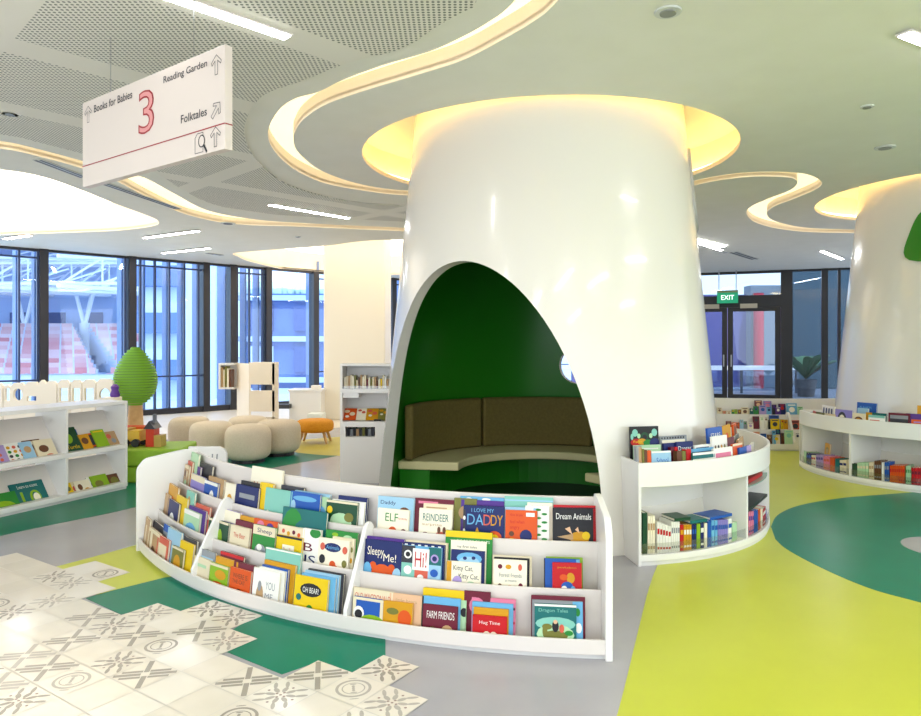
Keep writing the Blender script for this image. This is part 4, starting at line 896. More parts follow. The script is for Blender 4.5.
def flat_book(c, R, xl, xr, z, t, d, col, label, group, tilt=0.0):
    c, Ro = RMAP[c]; R = Ro-(1.9-R)
    if z is None: z = max([t for x0, xm, t in TOPS if x0 == c[0] and xl-3 < xm < xr+3])+.001; tilt = 0.0
    a, b = theta_on(xl, c, R), theta_on(xr, c, R); L, Rr = pol(c,R,a,z), pol(c,R,b,z); u = (Rr-L); w = u.length; u.normalize(); n = V((-u.y,u.x,0))
    M = Matrix.Translation((L+Rr)/2) @ Matrix(((u.x,n.x,0),(u.y,n.y,0),(0,0,1))).to_4x4() @ Matrix.Rotation(tilt,4,'Y')
    m = bc(col); q = MB().box((-w/2,0,0),(w/2,d,.003),m,M).box((-w/2,0,t-.003),(w/2,d,t),m,M).box((-w/2,0,.003),(w/2,.003,t-.003),m,M).box((-w/2+.003,.003,.003),(w/2-.003,d-.003,t-.003),PAPER,M)
    tag(q.build('spine_book', at=M.translation), label, 'book', group)
gF = 'books lying flat on the spines'
flat_book(C1,1.88,k8(236),k8(345),None,.022,.15,'darkgreen','dark green book lying flat on the spines, left end of the middle column cubby',gF,.06)
flat_book(C1,1.885,k8(345),k8(458),None,.022,.15,'teal','teal book lying flat on the spines beside a dark green one',gF,.05)
flat_book(C1,1.87,k8(480),k8(628),None,.02,.15,'blue','blue book lying flat on the lavender spines in the middle column cubby',gF,.03)
flat_book(C1,1.88,k8(742),k8(872),None,.022,.14,'black','black book lying flat above the narrow lower right cubby spines',gF)
sh = tag(MB().arc(B1, RB1-.22, RB1-.02, aD+.02, aD+radians(25), .442, .45, mat('8fb0a4',.2), 20).build('display_shelf'), 'thin green glass shelf in the narrow cubby of the middle column bookcase', 'shelf')
flat_book(C1,1.85,k8(742),k8(835),.452,.03,.14,'red','red book lying flat on the thin green glass shelf',gF)
# right column bookcase
k6 = lambda x: 795+x/6.508
q6 = lambda y: 395+y/6.508
GT2 = 'books in the tray around the right column'
tray_books(C2, [
 (k6(58),k6(130),q6(92),1.80,'red','red multicoloured',[D(.3,.3,.15,.2,'gold'),D(.7,.4,.15,.2,'green')]),
 (k6(85),k6(128),q6(45),1.64,'blue','blue upright',[D(.5,.3,.25,.2,'paleblue')]),
 (k6(170),k6(248),q6(68),1.66,'white','blue and white striped',[R_(.1+.22*i,.2+.22*i,.1,1,'navy') for i in range(4)]),
 (k6(188),k6(252),q6(122),1.84,'yellow','pale yellow front',[R_(0,1,0,.2,'cream')]),
 (k6(130),k6(185),q6(112),1.80,'olive','olive dark',[]),
 (k6(255),k6(366),q6(95),1.82,'lavender','lavender owl',[D(.42,.45,.25,.35,'charcoal'),D(.42,.5,.18,.26,'ivory'),D(.35,.42,.05,.06,'black'),D(.5,.42,.05,.06,'black')]),
 (k6(370),k6(450),q6(118),1.85,'cream','cream rainbow',[D(.5,.55,.35,.3,'brown'),D(.5,.58,.25,.22,'gold'),D(.5,.6,.15,.13,'cream')]),
 (k6(396),k6(524),q6(50),1.62,'blue','tall royal blue',[T('PLANETS',.15,.75,.18,.28,'skyblue')]),
 (k6(400),k6(470),q6(85),1.7,'paleblue','pale blue small',[]),
 (k6(474),k6(580),q6(132),1.84,'white','white teal topped',[R_(0,1,0,.16,'mint'),R_(.1,.7,.3,.4,'coral')]),
 (k6(455),k6(480),q6(112),1.78,'gold','narrow gold',[]),
 (k6(500),k6(590),q6(118),1.74,'teal','teal rear',[]),
 (k6(605),k6(745),q6(118),1.82,'maroon','maroon framed dark',[R_(.08,.92,.12,1,'grey'),R_(.08,.92,.3,1,'charcoal')]),
 (k6(720),k6(822),q6(122),1.8,'purple','dark purple',[]),
 (k6(755),k6(835),q6(160),1.86,'orange','red orange front',[R_(.2,.9,.2,.3,'lavender')]),
 (k6(793),k6(835),q6(68),1.64,'gold','gold tall',[]),
], 'right', GT2)
L3 = fan(k6(47),k6(72),1,q6(362),'palegreen')+fan(k6(74),k6(104),2,q6(378),'navy','blue')+fan(k6(106),k6(132),2,q6(392),'ivory','red')+fan(k6(136),k6(182),3,q6(388),'lilac','purple')+fan(k6(184),k6(224),2,q6(398),'pink','coral')+fan(k6(226),k6(254),2,q6(408),'orange')+fan(k6(260),k6(288),2,q6(414),'teal')+fan(k6(290),k6(335),2,q6(425),'cream','navy')
cubby(C2, 1.875, L3, ZF+.002, 'left cubby of the right column bookcase', 'spines in the right column bookcase')
L4 = fan(k6(360),k6(402),2,q6(445),'darkgreen')+fan(k6(404),k6(478),4,q6(442),'palegreen','cream')+fan(k6(480),k6(512),2,q6(440),'cream','tan')+fan(k6(515),k6(560),3,q6(430),'brown','grey')+fan(k6(563),k6(580),1,q6(440),'white')+fan(k6(582),k6(612),2,q6(438),'4c6488' if False else 'blue','grey')+fan(k6(617),k6(714),7,q6(460),'orange','red')+fan(k6(720),k6(755),3,q6(462),'palegreen','green')+fan(k6(757),k6(835),4,q6(475),'red','maroon')
cubby(C2, 1.875, L4, ZF+.002, 'second cubby of the right column bookcase', 'spines in the right column bookcase')
M, w, h = spot(B2, RB2-.10, k6(78), k6(215), q6(290), ZF+.002, radians(5))
picture_book(M, w, h, 'gold', [D(.5,.5,.28,.24,'olive'),D(.5,.55,.2,.18,'tan')], 'large gold book behind spines in left cubby of right column bookcase', None)

# ================================================================== DISPLAY SHELF BEFORE THE GLASS DOORS
CE_ = (4.95, 14.6); RE = [4.72, 4.58, 4.44, 4.30]; eA0, eA1 = theta_on(700, CE_, 4.72), theta_on(800, CE_, 4.72)+.22
d2 = thing('book_display', pol(CE_, 4.5, (eA0+eA1)/2, 0), 'white tiered book display standing before the glass exit doors', 'bookshelf')
MB().arc(CE_, 4.32, 4.70, eA0, eA1, 0, .03, mat('dcdad6',.4), 24).build('plinth', d2)
MB().arc(CE_, RE[0]-bd, RE[0], eA0, eA1, .025, ZL[0], WHITE2, 24).build('front_lip', d2)
for t in (1,2): MB().arc(CE_, RE[t]-bd, RE[t], eA0, eA1, .03, ZL[t], WHITE2, 24).build('tier_board', d2)
MB().arc(CE_, RE[3]-.02, RE[3], eA0, eA1, 0, ZL[3]+.02, WHITE2, 24).build('back_panel', d2)
for t in range(3): MB().arc(CE_, RE[t+1], RE[t]-bd, eA0, eA1, TIERZ[t]-.012, TIERZ[t], WHITE2, 24).build('tier_shelf', d2)
dp2 = [(r-3.907+4.72, z) for r, z in divp]
for th in (theta_on(795, CE_, 4.72),):
    p = MB(); profile_panel(p, CE_, th, .016, dp2, WHITE2); p.build('divider', d2)
for th in (eA0, eA1):
    p = MB(); profile_panel(p, CE_, th, .016, [(r-3.907+4.72, z) for r, z in endp], WHITE2); p.build('end_panel', d2)
k7 = lambda x: 690+x/7.675
q7 = lambda y: 390+y/7.675
EB = [
(3,[(210,246,135,'cream','brown'),(248,280,160,'tan','coral'),(282,318,158,'ivory','tan'),(320,342,150,'green','yellow'),(343,366,148,'lime','olive'),(368,394,150,'brown','gold'),(396,452,133,'cream','brown'),(462,488,140,'teal','white'),(490,528,125,'green','navy'),(500,556,80,'maroon','peach'),(534,588,118,'lilac','blue'),(570,630,84,'lavender','pink'),(590,628,130,'skyblue','navy'),(634,668,112,'charcoal','purple'),(660,700,130,'purple','white'),(684,738,106,'navy','red'),(746,826,102,'skyblue','white'),(765,810,148,'tan','brown'),(828,872,128,'palegreen','green')]),
(2,[(276,318,238,'maroon','tan'),(320,382,248,'orange','brown'),(385,412,228,'paleblue','grey'),(412,440,240,'grey','green'),(446,488,250,'ivory','lilac'),(486,534,202,'maroon','charcoal'),(540,572,205,'white','palegreen'),(574,602,210,'white','brown'),(604,618,230,'black','grey'),(614,688,194,'blue','navy'),(622,690,222,'yellow','charcoal'),(700,726,226,'yellow','red'),(722,755,228,'gold','brown'),(775,850,232,'coral','charcoal')]),
(1,[(340,376,318,'grey','white'),(380,430,325,'tan','coral'),(440,480,330,'palegreen','brown'),(490,540,320,'peach','coral'),(545,590,335,'blue','navy'),(596,632,342,'brown','tan'),(636,662,312,'skyblue','navy'),(664,700,302,'navy','teal'),(640,694,342,'cream','yellow'),(702,726,330,'brown','charcoal'),(730,798,308,'palegreen','mint'),(812,850,330,'white','navy')])]
for t, lst in EB:
    for i, (a, b_, y, col, c2) in enumerate(lst):
        M, w, h = spot(CE_, RE[t-1]-bd-.012-(.02 if i % 2 else 0), k7(a), k7(b_), q7(y), TIERZ[t-1], radians(7))
        cb = [D(.5,.62,.28,.26,c2), R_(.15,.85,.12,.24,c2)]
        picture_book(M, w, h, col, cb, '%s book with %s picture, %s from left in %s row before the exit doors' % (cname(col), cname(c2), nth(i), ROWN[t]), 'picture books on the display before the exit doors')

# ================================================================== LOW SHELF AT THE LEFT EDGE
S0, S1 = V((-3.47, 7.30)), V((-4.55, 4.70)); SD = (S1-S0).normalized(); SN = V((-SD.y, SD.x)); 
if SN.x < 0: SN = -SN
SLEN = (S1-S0).length
def sp(s, o, z): p = S0+SD*s+SN*o; return V((p.x, p.y, z))          # o: forward of the front edge is positive
def sbox(b, s0, s1, o0, o1, z0, z1, m):
    b.add([sp(s,o,z) for z in (z0,z1) for s,o in ((s0,o0),(s1,o0),(s1,o1),(s0,o1))], [(3,2,1,0),(4,5,6,7),(0,1,5,4),(1,2,6,5),(2,3,7,6),(3,0,4,7)], m); return b
ls = thing('low_bookcase', sp(SLEN/2,-.2,0), 'low white double tier bookcase of face-out books at the left photo edge', 'bookcase')
sbox(MB(), 0, SLEN, -.42, -.02, 0, .03, mat('d8d6d2',.4)).build('plinth', ls)
sbox(MB(), 0, SLEN, -.42, 0, .03, .075, WHITE2).build('bottom_shelf', ls, bevel=.004)
sbox(MB(), 0, SLEN, -.42, 0, .425, .47, WHITE2).build('middle_shelf', ls, bevel=.004)
sbox(MB(), 0, SLEN, -.42, 0, .885, .92, WHITE2).build('top', ls, bevel=.004)
bays = [0, .70, 1.42, 2.14, SLEN]
for s in bays: sbox(MB(), s-.014 if s else 0, s+.014 if s else .028, -.42, -.004, .075, .885, WHITE2).build('upright', ls)
SLOPE = radians(33)
for z0, z1 in ((.075,.425),(.47,.885)):
    for k in range(len(bays)-1):
        b = MB(); hh = z1-z0-.07; dx = hh*math.tan(SLOPE); a, c = bays[k]+.02, bays[k+1]-.02; o0 = -.10
        b.add([sp(s,o,z) for s in (a,c) for o,z in ((o0,z0),(o0-dx,z0+hh),(o0-dx-.012,z0+hh),(o0-.012,z0))], [(0,1,2,3),(7,6,5,4),(0,4,5,1),(1,5,6,2),(2,6,7,3),(3,7,4,0)], WHITE); b.build('sloped_back', ls)
k5 = lambda x: x/5.114
q5 = lambda y: 380+y/5.114
def slope_book(xl, xr, yt, zshelf, col, art, label, push=.0):
    P0 = sp(0, -.075+push, 0); n = V((SN.x, SN.y, 0))
    def hit(px):
        d = ray(px, 0); d.z = 0; t = (P0-V((0,0,0))).dot(n)/d.dot(n); return d*t
    L, Rr = hit(xl), hit(xr); L.z = Rr.z = 0; u = Rr-L; w = u.length; u.normalize(); B = (L+Rr)/2; B.z = zshelf
    up = V((0,0,cos(SLOPE)))-n*sin(SLOPE); fn = n*cos(SLOPE)+V((0,0,sin(SLOPE))); h = max(.1, (on_plane((xl+xr)/2+ (5 if xr-xl > 12 else 2), yt, B, fn)-B).dot(up))
    M = Matrix(((u.x,-fn.x,up.x,B.x),(u.y,-fn.y,up.y,B.y),(u.z,-fn.z,up.z,B.z),(0,0,0,1)))
    picture_book(M, w, min(h, .34), col, art, label, 'face-out books on the low left bookcase', t=.012)
LB = [
('upper tier, left bay',.472,[(-8,10,330,'lilac','lilac spotted',[D(.3+.3*(i%2),.3+.3*(i//2),.1,.1,('green','coral')[i%2]) for i in range(6)]),(9,28,314,'white','white with coloured dots',[D(.2+.3*(i%3),.25+.25*(i//3),.1,.09,('gold','coral','charcoal','green')[i%4]) for i in range(12)]),(25,37,310,'paleblue','pale blue puppy',[D(.5,.7,.3,.3,'tan')]),(29,46,298,'brown','dark brown',[R_(.1,.9,.1,.3,'cream'),D(.5,.9,.3,.3,'tan')]),(39,58,296,'cream','cream and brown',[D(.4,.5,.25,.2,'brown'),D(.6,1,.25,.2,'coral')])]),
('upper tier, right bay',.472,[(66,84,235,'darkgreen','large dark green',[D(.4,.6,.25,.3,'lime'),T('Turtle',.15,.85,1.0,1.2,'yellow')]),(74,84.5,247,'blue','blue arched',[D(.5,.3,.4,.25,'navy')]),(83,94,272,'gold','amber',[D(.5,.6,.3,.3,'brown')]),(90,103,264,'charcoal','brown grey',[R_(0,1,0,.12,'orange'),R_(0,1,.9,1.0,'orange')]),(98,110,248,'lime','lime green',[R_(.1,.9,.1,.2,'yellow')]),(109,120,258,'tan','tan multicoloured',[D(.3,.4,.2,.2,'coral'),D(.6,.8,.2,.2,'grey')])]),
('lower tier, left bay',.077,[(-14,20,572,'green','leaf green',[D(.5,.5,.4,.25,'lime'),D(.6,.6,.2,.1,'olive')]),(16,49,510,'teal','teal number ten turtle',[T('10',.22,.8,.28,.75,'lime'),T('Learn to count',.2,.8,.08,.18,'white'),D(.66,.52,.1,.14,'ivory'),T('TURTLE',.3,.85,.95,1.08,'yellow'),D(.15,1.1,.08,.1,'peach')])]),
('lower tier, right bay',.077,[(66,74,532,'yellow','narrow yellow',[D(.5,.7,.3,.3,'olive')]),(71,82,520,'cream','cream figured',[D(.5,.6,.25,.25,'coral'),D(.5,1,.25,.2,'charcoal')]),(77,92,505,'ivory','white with brown figures',[D(.3,.4,.15,.2,'brown'),D(.7,.7,.2,.2,'gold')]),(90,102,487,'white','white and navy',[D(.5,.6,.3,.3,'navy')]),(94,110,476,'lime','lime yellow',[D(.4,.5,.25,.2,'olive'),D(.6,.9,.2,.2,'red')]),(109,122,476,'brown','brown olive',[D(.5,.5,.3,.3,'olive')])])]
for where, z, lst in LB:
    for i, (a, b_, y, col, desc, art) in enumerate(lst):
        slope_book(a, b_, q5(y), z, col, art, '%s book, %s from left, low left bookcase, %s' % (desc, nth(i), where), push=.014*((i+1) % 2))

# ================================================================== THINGS TOWARDS THE WINDOWS
# cream screen with cut-out openings behind the low bookcase
Y0 = 9.0
scr = thing('cutout_screen', ((-5.2), Y0, 0), 'row of cream openwork panels behind the low left bookcase', 'screen')
CR = mat('f3e9d8', .5)
for i, (a, b_, ty, op) in enumerate(((-14,2,383,'r'),(3,10,385,'r'),(10,24,383,'o'),(24,38,382,'w'),(38,45,380,'n'),(45,56,381,'n'),(57,69,380,'r'),(70,81,380,'r'),(82,95,379.5,'r'),(96,112,379,'o'))):
    p0, p1 = atY(a, ty, Y0+.12*i*0), atY(b_, ty, Y0); x0, x1 = p0.x, p1.x; zt = p0.z; z0, zo0, zo1 = 0, atY(0,401,Y0).z, atY(0,388.5,Y0).z
    outer = [(x0,0),(x1,0),(x1,zt-.04),(x1-.04,zt),(x0+.04,zt),(x0,zt-.04)]
    m = (x1-x0)*.16; holes_ = []
    if op == 'r': holes_ = [[(x0+m,zo0),(x1-m,zo0),(x1-m,zo1),(x0+m,zo1)]]
    elif op == 'o': cx_, cz_ = (x0+x1)/2, (zo0+zo1)/2; holes_ = [[(cx_+((x1-x0)/2-m)*cos(2*pi*j/20), cz_+(zo1-zo0)/2*sin(2*pi*j/20)) for j in range(20)]]
    elif op == 'w': h_ = (zo1-zo0)/2-.02; holes_ = [[(x0+m,zo0),(x1-m,zo0),(x1-m,zo0+h_),(x0+m,zo0+h_)]]
    Mx = Matrix(((1,0,0,0),(0,0,-1,Y0+.06),(0,1,0,0),(0,0,0,1)))
    MB().prism(outer, 0, .05, CR, holes=holes_, M=Mx).build('panel', scr)
tag(MB().lathe([(.001,.0),(.05,.0),(.06,.03),(.04,.085),(.05,.125),(.02,.16),(.001,.16)], (atY(115,398,8.75).x,8.75), mat('5b2d8e',.5), 16, cap=False).build('plush_toy', smooth=50), 'purple soft toy at the end of the cream openwork panels', 'toy').location.z = .851
tag(MB().box((atY(115,398,8.75).x-.13,8.63,0),(atY(115,398,8.75).x+.05,8.83,.85),CR).build('side_table'), 'cream pedestal under the purple soft toy', 'table')
# tree sculpture of stacked discs
TX, TY = atY(135.5,0,9.4).x, 9.4
tree = thing('tree_sculpture', (TX,TY,0), 'egg shaped green tree sculpture of stacked discs on a tan trunk', 'sculpture')
MB().lathe([(.125,0),(.105,.3),(.085,.75)], (TX,TY), noisy('c99b63','d8ad74',12,.5,'beech'), 24).build('trunk', tree, smooth=40)
LG = mat('78ad1e', .5); LG2 = mat('5f9416', .5); n = 22
z0_, z1_ = atY(0,405,9.4).z, atY(0,347,9.4).z; cr_b = MB()
for i in range(n):
    t = (i+.5)/n; r = .272*(sin(pi*min(1,t**.86))**.62)*(1-.12*t)+.02; a = z0_+(z1_-z0_)*i/n; e = (z1_-z0_)/n
    cr_b.lathe([(r,a),(r,a+e*.74)], (TX,TY), LG, 36); cr_b.lathe([(r*.8,a+e*.74),(r*.8,a+e)], (TX,TY), LG2, 24)
cr_b.build('crown', tree, smooth=30)
# green bench with toys
GB = noisy('86ad1f','8eb528',20,.6,'green_felt'); bx = [flo(127,486), flo(190,478)]
bnz = .43; Pa = [atY(126,0,7.75).x, atY(216,0,8.35).x]
gb = thing('play_bench', (-3.52,7.95,0), 'lime green upholstered box bench behind the left end of the curved display', 'bench')
Mg = Matrix.Translation((-3.52,7.95,0)) @ Matrix.Rotation(radians(8),4,'Z')
MB().box((-.40,-.33,0),(.42,.33,.17),GB,Mg).build('base', gb, bevel=.015); MB().box((-.41,-.34,.175),(.43,.34,.36),GB,Mg).build('seat', gb, bevel=.02)
def toy(name, label, parts, at):
    e = thing(name, at, label, 'toy', None)
    for pn, b in parts: b.build(pn, e)
x = atY(140,0,8.1).x
tz = .362
def wheel(b, x, y, z, r): b.tube((x,y-.02,z),(x,y+.02,z),r,BLACK,14)
b1 = MB().box((x-.06,7.82,tz+.06),(x+.12,7.98,tz+.18),mat('e0b438',.4)).box((x-.07,7.8,tz+.18),(x+.0,8.0,tz+.2),mat('b98c28',.4)); b2 = [MB() for _ in range(4)]; [wheel(q, x+dx, yy, tz+.045, .045) for q, (dx, yy) in zip(b2, ((-.03,7.8),(.09,7.8),(-.03,8.0),(.09,8.0)))]; b3 = MB().box((x-.15,7.84,tz+.05),(x-.06,7.96,tz+.15),mat('c99a2c',.4))
toy('toy_truck','yellow toy truck standing on the lime green bench',[('truck_bed',b1),('cab',b3)]+[('wheel',q) for q in b2],(x,7.9,tz))
x2 = atY(130,0,8.1).x
toy('toy_crate','orange toy crate on the green bench beside the yellow truck',[('crate',MB().box((x2-.1,8.02,tz),(x2+.22,8.06,tz+.2),mat('dd5a22',.4)).box((x2-.1,8.06,tz),(x2-.06,8.2,tz+.2),mat('dd5a22',.4)).box((x2+.18,8.06,tz),(x2+.22,8.2,tz+.2),mat('dd5a22',.4)).box((x2-.1,8.16,tz),(x2+.22,8.2,tz+.2),mat('dd5a22',.4)).box((x2-.06,8.06,tz),(x2+.18,8.16,tz+.04),mat('b8461a',.4)))],(x2,8.1,tz))
x3 = atY(158,0,8.0).x
toy('toy_house','red and tan toy house at the right end of the green bench',[('house',MB().box((x3-.06,7.82,tz),(x3+.03,7.97,tz+.2),mat('cf3b20',.4)).prism([(x3-.08,tz+.2),(x3+.05,tz+.2),(x3-.015,tz+.29)],-7.99,-7.80,mat('3b3d44',.4),M=Matrix(((1,0,0,0),(0,0,-1,0),(0,1,0,0),(0,0,0,1)))).box((x3+.04,7.8,tz),(x3+.12,7.94,tz+.13),mat('b99a4a',.4))),('chimney',MB().box((x3+.0,7.86,tz+.26),(x3+.03,7.9,tz+.36),mat('6b6f78',.4)))],(x3,7.9,tz))
# cluster of rounded poufs
PF = [noisy('d6c6ad','ddceb6',60,.9,'beige_wool',.2), noisy('d0bfa5','d8c8b0',60,.9,'sand_wool',.2)]
pp = [(-2.73,9.0,'front one of the cluster'),(-2.50,9.58,'rightmost of the cluster'),(-3.32,9.35,'front left one of the cluster'),(-3.85,9.95,'leftmost of the cluster, near the windows'),(-3.05,10.05,'rear one of the cluster')]
for i, (px_, py_, w) in enumerate(pp):
    R0 = .29 if i != 1 else .31; prof = []
    for k in range(19):
        t = -pi/2+pi*k/18; prof.append((max(.003, R0*abs(cos(t))**.42*(1 if i else 1)), .03+.225+.225*math.copysign(abs(sin(t))**.55, sin(t))))
    e = thing('pouf', (px_,py_,0), 'beige rounded pouf, %s' % w, 'pouf', 'cluster of beige poufs')
    MB().lathe(prof, (px_,py_), PF[i % 2], 40).build('cushion', e, smooth=60); MB().lathe([(R0*.72,0),(R0*.72,.05)], (px_,py_), BLACK, 24).build('base', e)
# cream partition cabinet
pc_ = thing('partition_cabinet', (-3.4,11.5,0), 'cream slotted partition cabinet before the windows', 'cabinet')
xa, xb, xc, xd = atY(218.5,0,11.6).x, atY(232,0,11.5).x, atY(249,0,11.3).x, atY(274,0,11.3).x
zt = atY(0,363.5,11.4).z; ya = 11.3; b = MB()
b.add([(xb,11.75,0),(xc,ya,0),(xc+.03,ya,0),(xb+.03,11.75,0),(xb,11.75,zt),(xc,ya,zt),(xc+.03,ya,zt),(xb+.03,11.75,zt)], [(3,2,1,0),(4,5,6,7),(0,1,5,4),(1,2,6,5),(2,3,7,6),(3,0,4,7)], CREAM)
b.build('side_panel', pc_)
zz = [0, atY(0,417,ya).z, atY(0,411.5,ya).z, atY(0,390.5,ya).z, atY(0,384.5,ya).z, zt]
for k in (0,2,4): MB().box((xc+.03,ya,zz[k]),(xd,ya+.03,zz[k+1]),CREAM).build('front_board', pc_)
MB().box((xd-.03,ya,0),(xd,ya+.3,zt),CREAM).build('side_panel', pc_); MB().box((xc,ya,zt),(xd,ya+.3,zt+.02),CREAM).build('top', pc_)
bx_ = MB(); za, zb = atY(0,387,11.7).z, atY(0,365,11.7).z
bx_.box((xa,11.6,za-.03),(xb,11.9,za),WHITE2).box((xa,11.6,zb),(xb,11.9,zb+.03),WHITE2).box((xa,11.88,za),(xb,11.9,zb),WHITE2).box((xa,11.6,za),(xa+.03,11.9,zb),WHITE2)
o = tag(bx_.build('wall_box'), 'small white open box of booklets on the left of the cream partition cabinet', 'shelf')
for k, (c, hh) in enumerate((('tan',.9),('cream',.8),('olive',.95),('ivory',.85),('brown',.8))):
    x = xa+.035+.033*k; tag(MB().box((x,11.62,za+.001),(x+.028,11.8,za+(zb-za)*hh),bc(c)).build('booklet'), '%s booklet, %s from left in the white box on the cream cabinet' % (c, nth(k)), 'book', 'booklets in the white box')
# white counters before the far window
xe, xf = atY(289,0,13.6).x, atY(321,0,13.6).x
ct = thing('counter_cabinet', ((xe+xf)/2,13.9,0), 'white counter cabinet under the window left of the square pillar', 'cabinet')
MB().box((xe,13.6,0),(xf,14.1,atY(0,391.5,13.6).z),WHITE2).build('body', ct, bevel=.01); MB().box((xe-.02,13.58,atY(0,391.5,13.6).z),(xf+.02,14.12,atY(0,390.2,13.6).z+.01),WHITE2).build('worktop', ct)
MB().box((xe-.3,13.4,.28),(xe+.05,13.6,.36),mat('36383c',.5)).build('dark_tray', ct)
tag(MB().box((atY(307,0,13.0).x,13.0,0),(atY(322,0,13.0).x,13.4,atY(0,414,13.0).z),mat('dfe3da',.4)).build('step_box', bevel=.01), 'low pale step box before the white counter cabinet', 'box')
zc = atY(0,391,13.6).z; tag(MB().box((atY(311,0,13.7).x,13.7,zc+.02),(atY(320,0,13.7).x,13.85,zc+.1),mat('f0e8dc',.5)).build('card_box', bevel=.006), 'small cream box on top of the white counter cabinet', 'box')
# ochre stool
SX, SY = atY(315,0,10.75).x, 10.75
st = thing('round_stool', (SX,SY,0), 'orange upholstered stool on wooden legs beside the poufs', 'stool')
Ms = Matrix.Translation((SX,SY,0)) @ Matrix.Scale(1.0,4)
prof = [(max(.003,.285*abs(cos(-pi/2+pi*k/16))**.4), .265+.1*math.copysign(abs(sin(-pi/2+pi*k/16))**.6, sin(-pi/2+pi*k/16))) for k in range(17)]
MB().lathe(prof, (SX,SY), noisy('d98a16','e29a24',50,.85,'orange_wool',.2), 36).build('seat', st, smooth=60)
for dx, dy in ((-.17,-.14),(.17,-.14),(-.17,.14),(.17,.14)): MB().tube((SX+dx*1.25,SY+dy*1.25,0),(SX+dx*.9,SY+dy*.9,.2),.018,OAK,10,.026).build('leg', st)
# square pillar
xg, xh = atY(323.5,0,14.0).x, atY(385,0,14.0).x
struct(MB().box((xg,14.0,0),(xh,14.0+(xh-xg),CZ+.5),mat('f3ead6',.5)).build('pillar', bevel=.03), 'square cream pillar left of the nook column', 'column')
# tall white shelf beside the arch
hx0, hx1, hy = atY(340,0,7.6).x, atY(394,0,7.6).x, 7.6
zz = lambda y: atY(0,y,7.6).z
ts = thing('tall_bookcase', ((hx0+hx1)/2,hy+.17,0), 'tall white bookcase just left of the arched nook', 'bookcase')
MB().box((hx0,hy,0),(hx0+.025,hy+.34,zz(366)),WHITE2).build('side_panel', ts); MB().box((hx1-.025,hy,0),(hx1,hy+.34,zz(366)),WHITE2).build('side_panel', ts)
MB().box((hx0+.025,hy+.32,0),(hx1-.025,hy+.34,zz(366)),WHITE2).build('back_panel', ts); MB().box((hx0,hy,zz(366)),(hx1,hy+.34,zz(366)+.025),WHITE2).build('top', ts)
for ya_, yb_ in ((389,393),(421.5,425)): MB().box((hx0+.025,hy,zz(yb_)),(hx1-.025,hy+.32,zz(ya_)),WHITE2).build('shelf', ts)
fp = MB().prism([(hx0+.025,0),(hx1-.025,0),(hx1-.025,zz(425)),(hx0+.025,zz(425))], -(hy+.02), -hy, WHITE2, holes=[[(hx0+.06,zz(437)),(hx0+.38,zz(437)),(hx0+.38,zz(427)),(hx0+.06,zz(427))]], M=Matrix(((1,0,0,0),(0,0,-1,0),(0,1,0,0),(0,0,0,1))))
fp.build('front_panel', ts)
MB().box((hx0+.03,hy+.02,zz(397)-.01),(hx0+.2,hy+.28,zz(393)),WHITE2).build('bracket', ts)
MB().box((hx0+.03,hy-.004,zz(389)),(hx1-.03,hy,zz(386)),ACRYL).build('book_guard', ts)
MB().box((hx0+.03,hy+.05,zz(437)-.02),(hx0+.42,hy+.25,zz(437)),WHITE2).build('slot_floor', ts)
cols = ['ivory','cream','tan','cream','ivory','olive','cream','brown','tan','ivory','cream','maroon','ivory','olive','cream','tan','brown','ivory','yellow','cream','white','tan']
x = hx0+.035; rr = random.Random(5)
for i, c in enumerate(cols):
    w = .02; hgt = rr.uniform(.09,.15); M = Matrix.Translation((x+w/2,hy+.06,zz(389)+.002)); spine_book(M, w-.002, hgt, .14, c, '%s spine book, %s from left on the top shelf of the tall bookcase' % (cname(c), nth(i)), 'spines on the top shelf of the tall bookcase'); x += w+.002
for i, (a, b_, c, c2, nm) in enumerate(((342,356,'orange','cream','orange and cream'),(356,366,'ivory','coral','white and coral'),(365.5,378,'gold','coral','gold patterned'),(377.5,388,'olive','gold','olive and gold'))):
    x0_, x1_ = atY(a,0,hy+.08).x, atY(b_,0,hy+.08).x; w = x1_-x0_-.003
    M = Matrix.Translation(((x0_+x1_)/2,hy+.06,zz(421.5)+.012)) @ Matrix.Rotation(radians(-48),4,'X')
    picture_book(M, w, .17, c, [D(.3,.3,.2,.15,c2),D(.7,.55,.2,.18,c2),D(.35,.8,.15,.12,'white')], '%s magazine, %s from left on the middle shelf of the tall bookcase' % (nm, nth(i)), 'magazines on the middle shelf of the tall bookcase', t=.008, name='magazine')
x = hx0+.065
for i in range(9):
    c = ('charcoal','grey','black','tan','charcoal','olive','black','grey','charcoal')[i]; M = Matrix.Translation((x+.015,hy+.07,zz(437)+.001)); spine_book(M, .028, rr.uniform(.075,.1), .12, c, '%s spine book, %s from left in the low slot of the tall bookcase' % (c, nth(i)), 'dark spines in the slot of the tall bookcase'); x += .033
tag(MB().box((atY(374,0,hy+.05).x,hy+.03,zz(421.5)+.001),(atY(381,0,hy+.05).x,hy+.06,zz(421.5)+.02),BLACK).build('stapler'), 'small black holder lying on the middle shelf of the tall bookcase', 'holder')

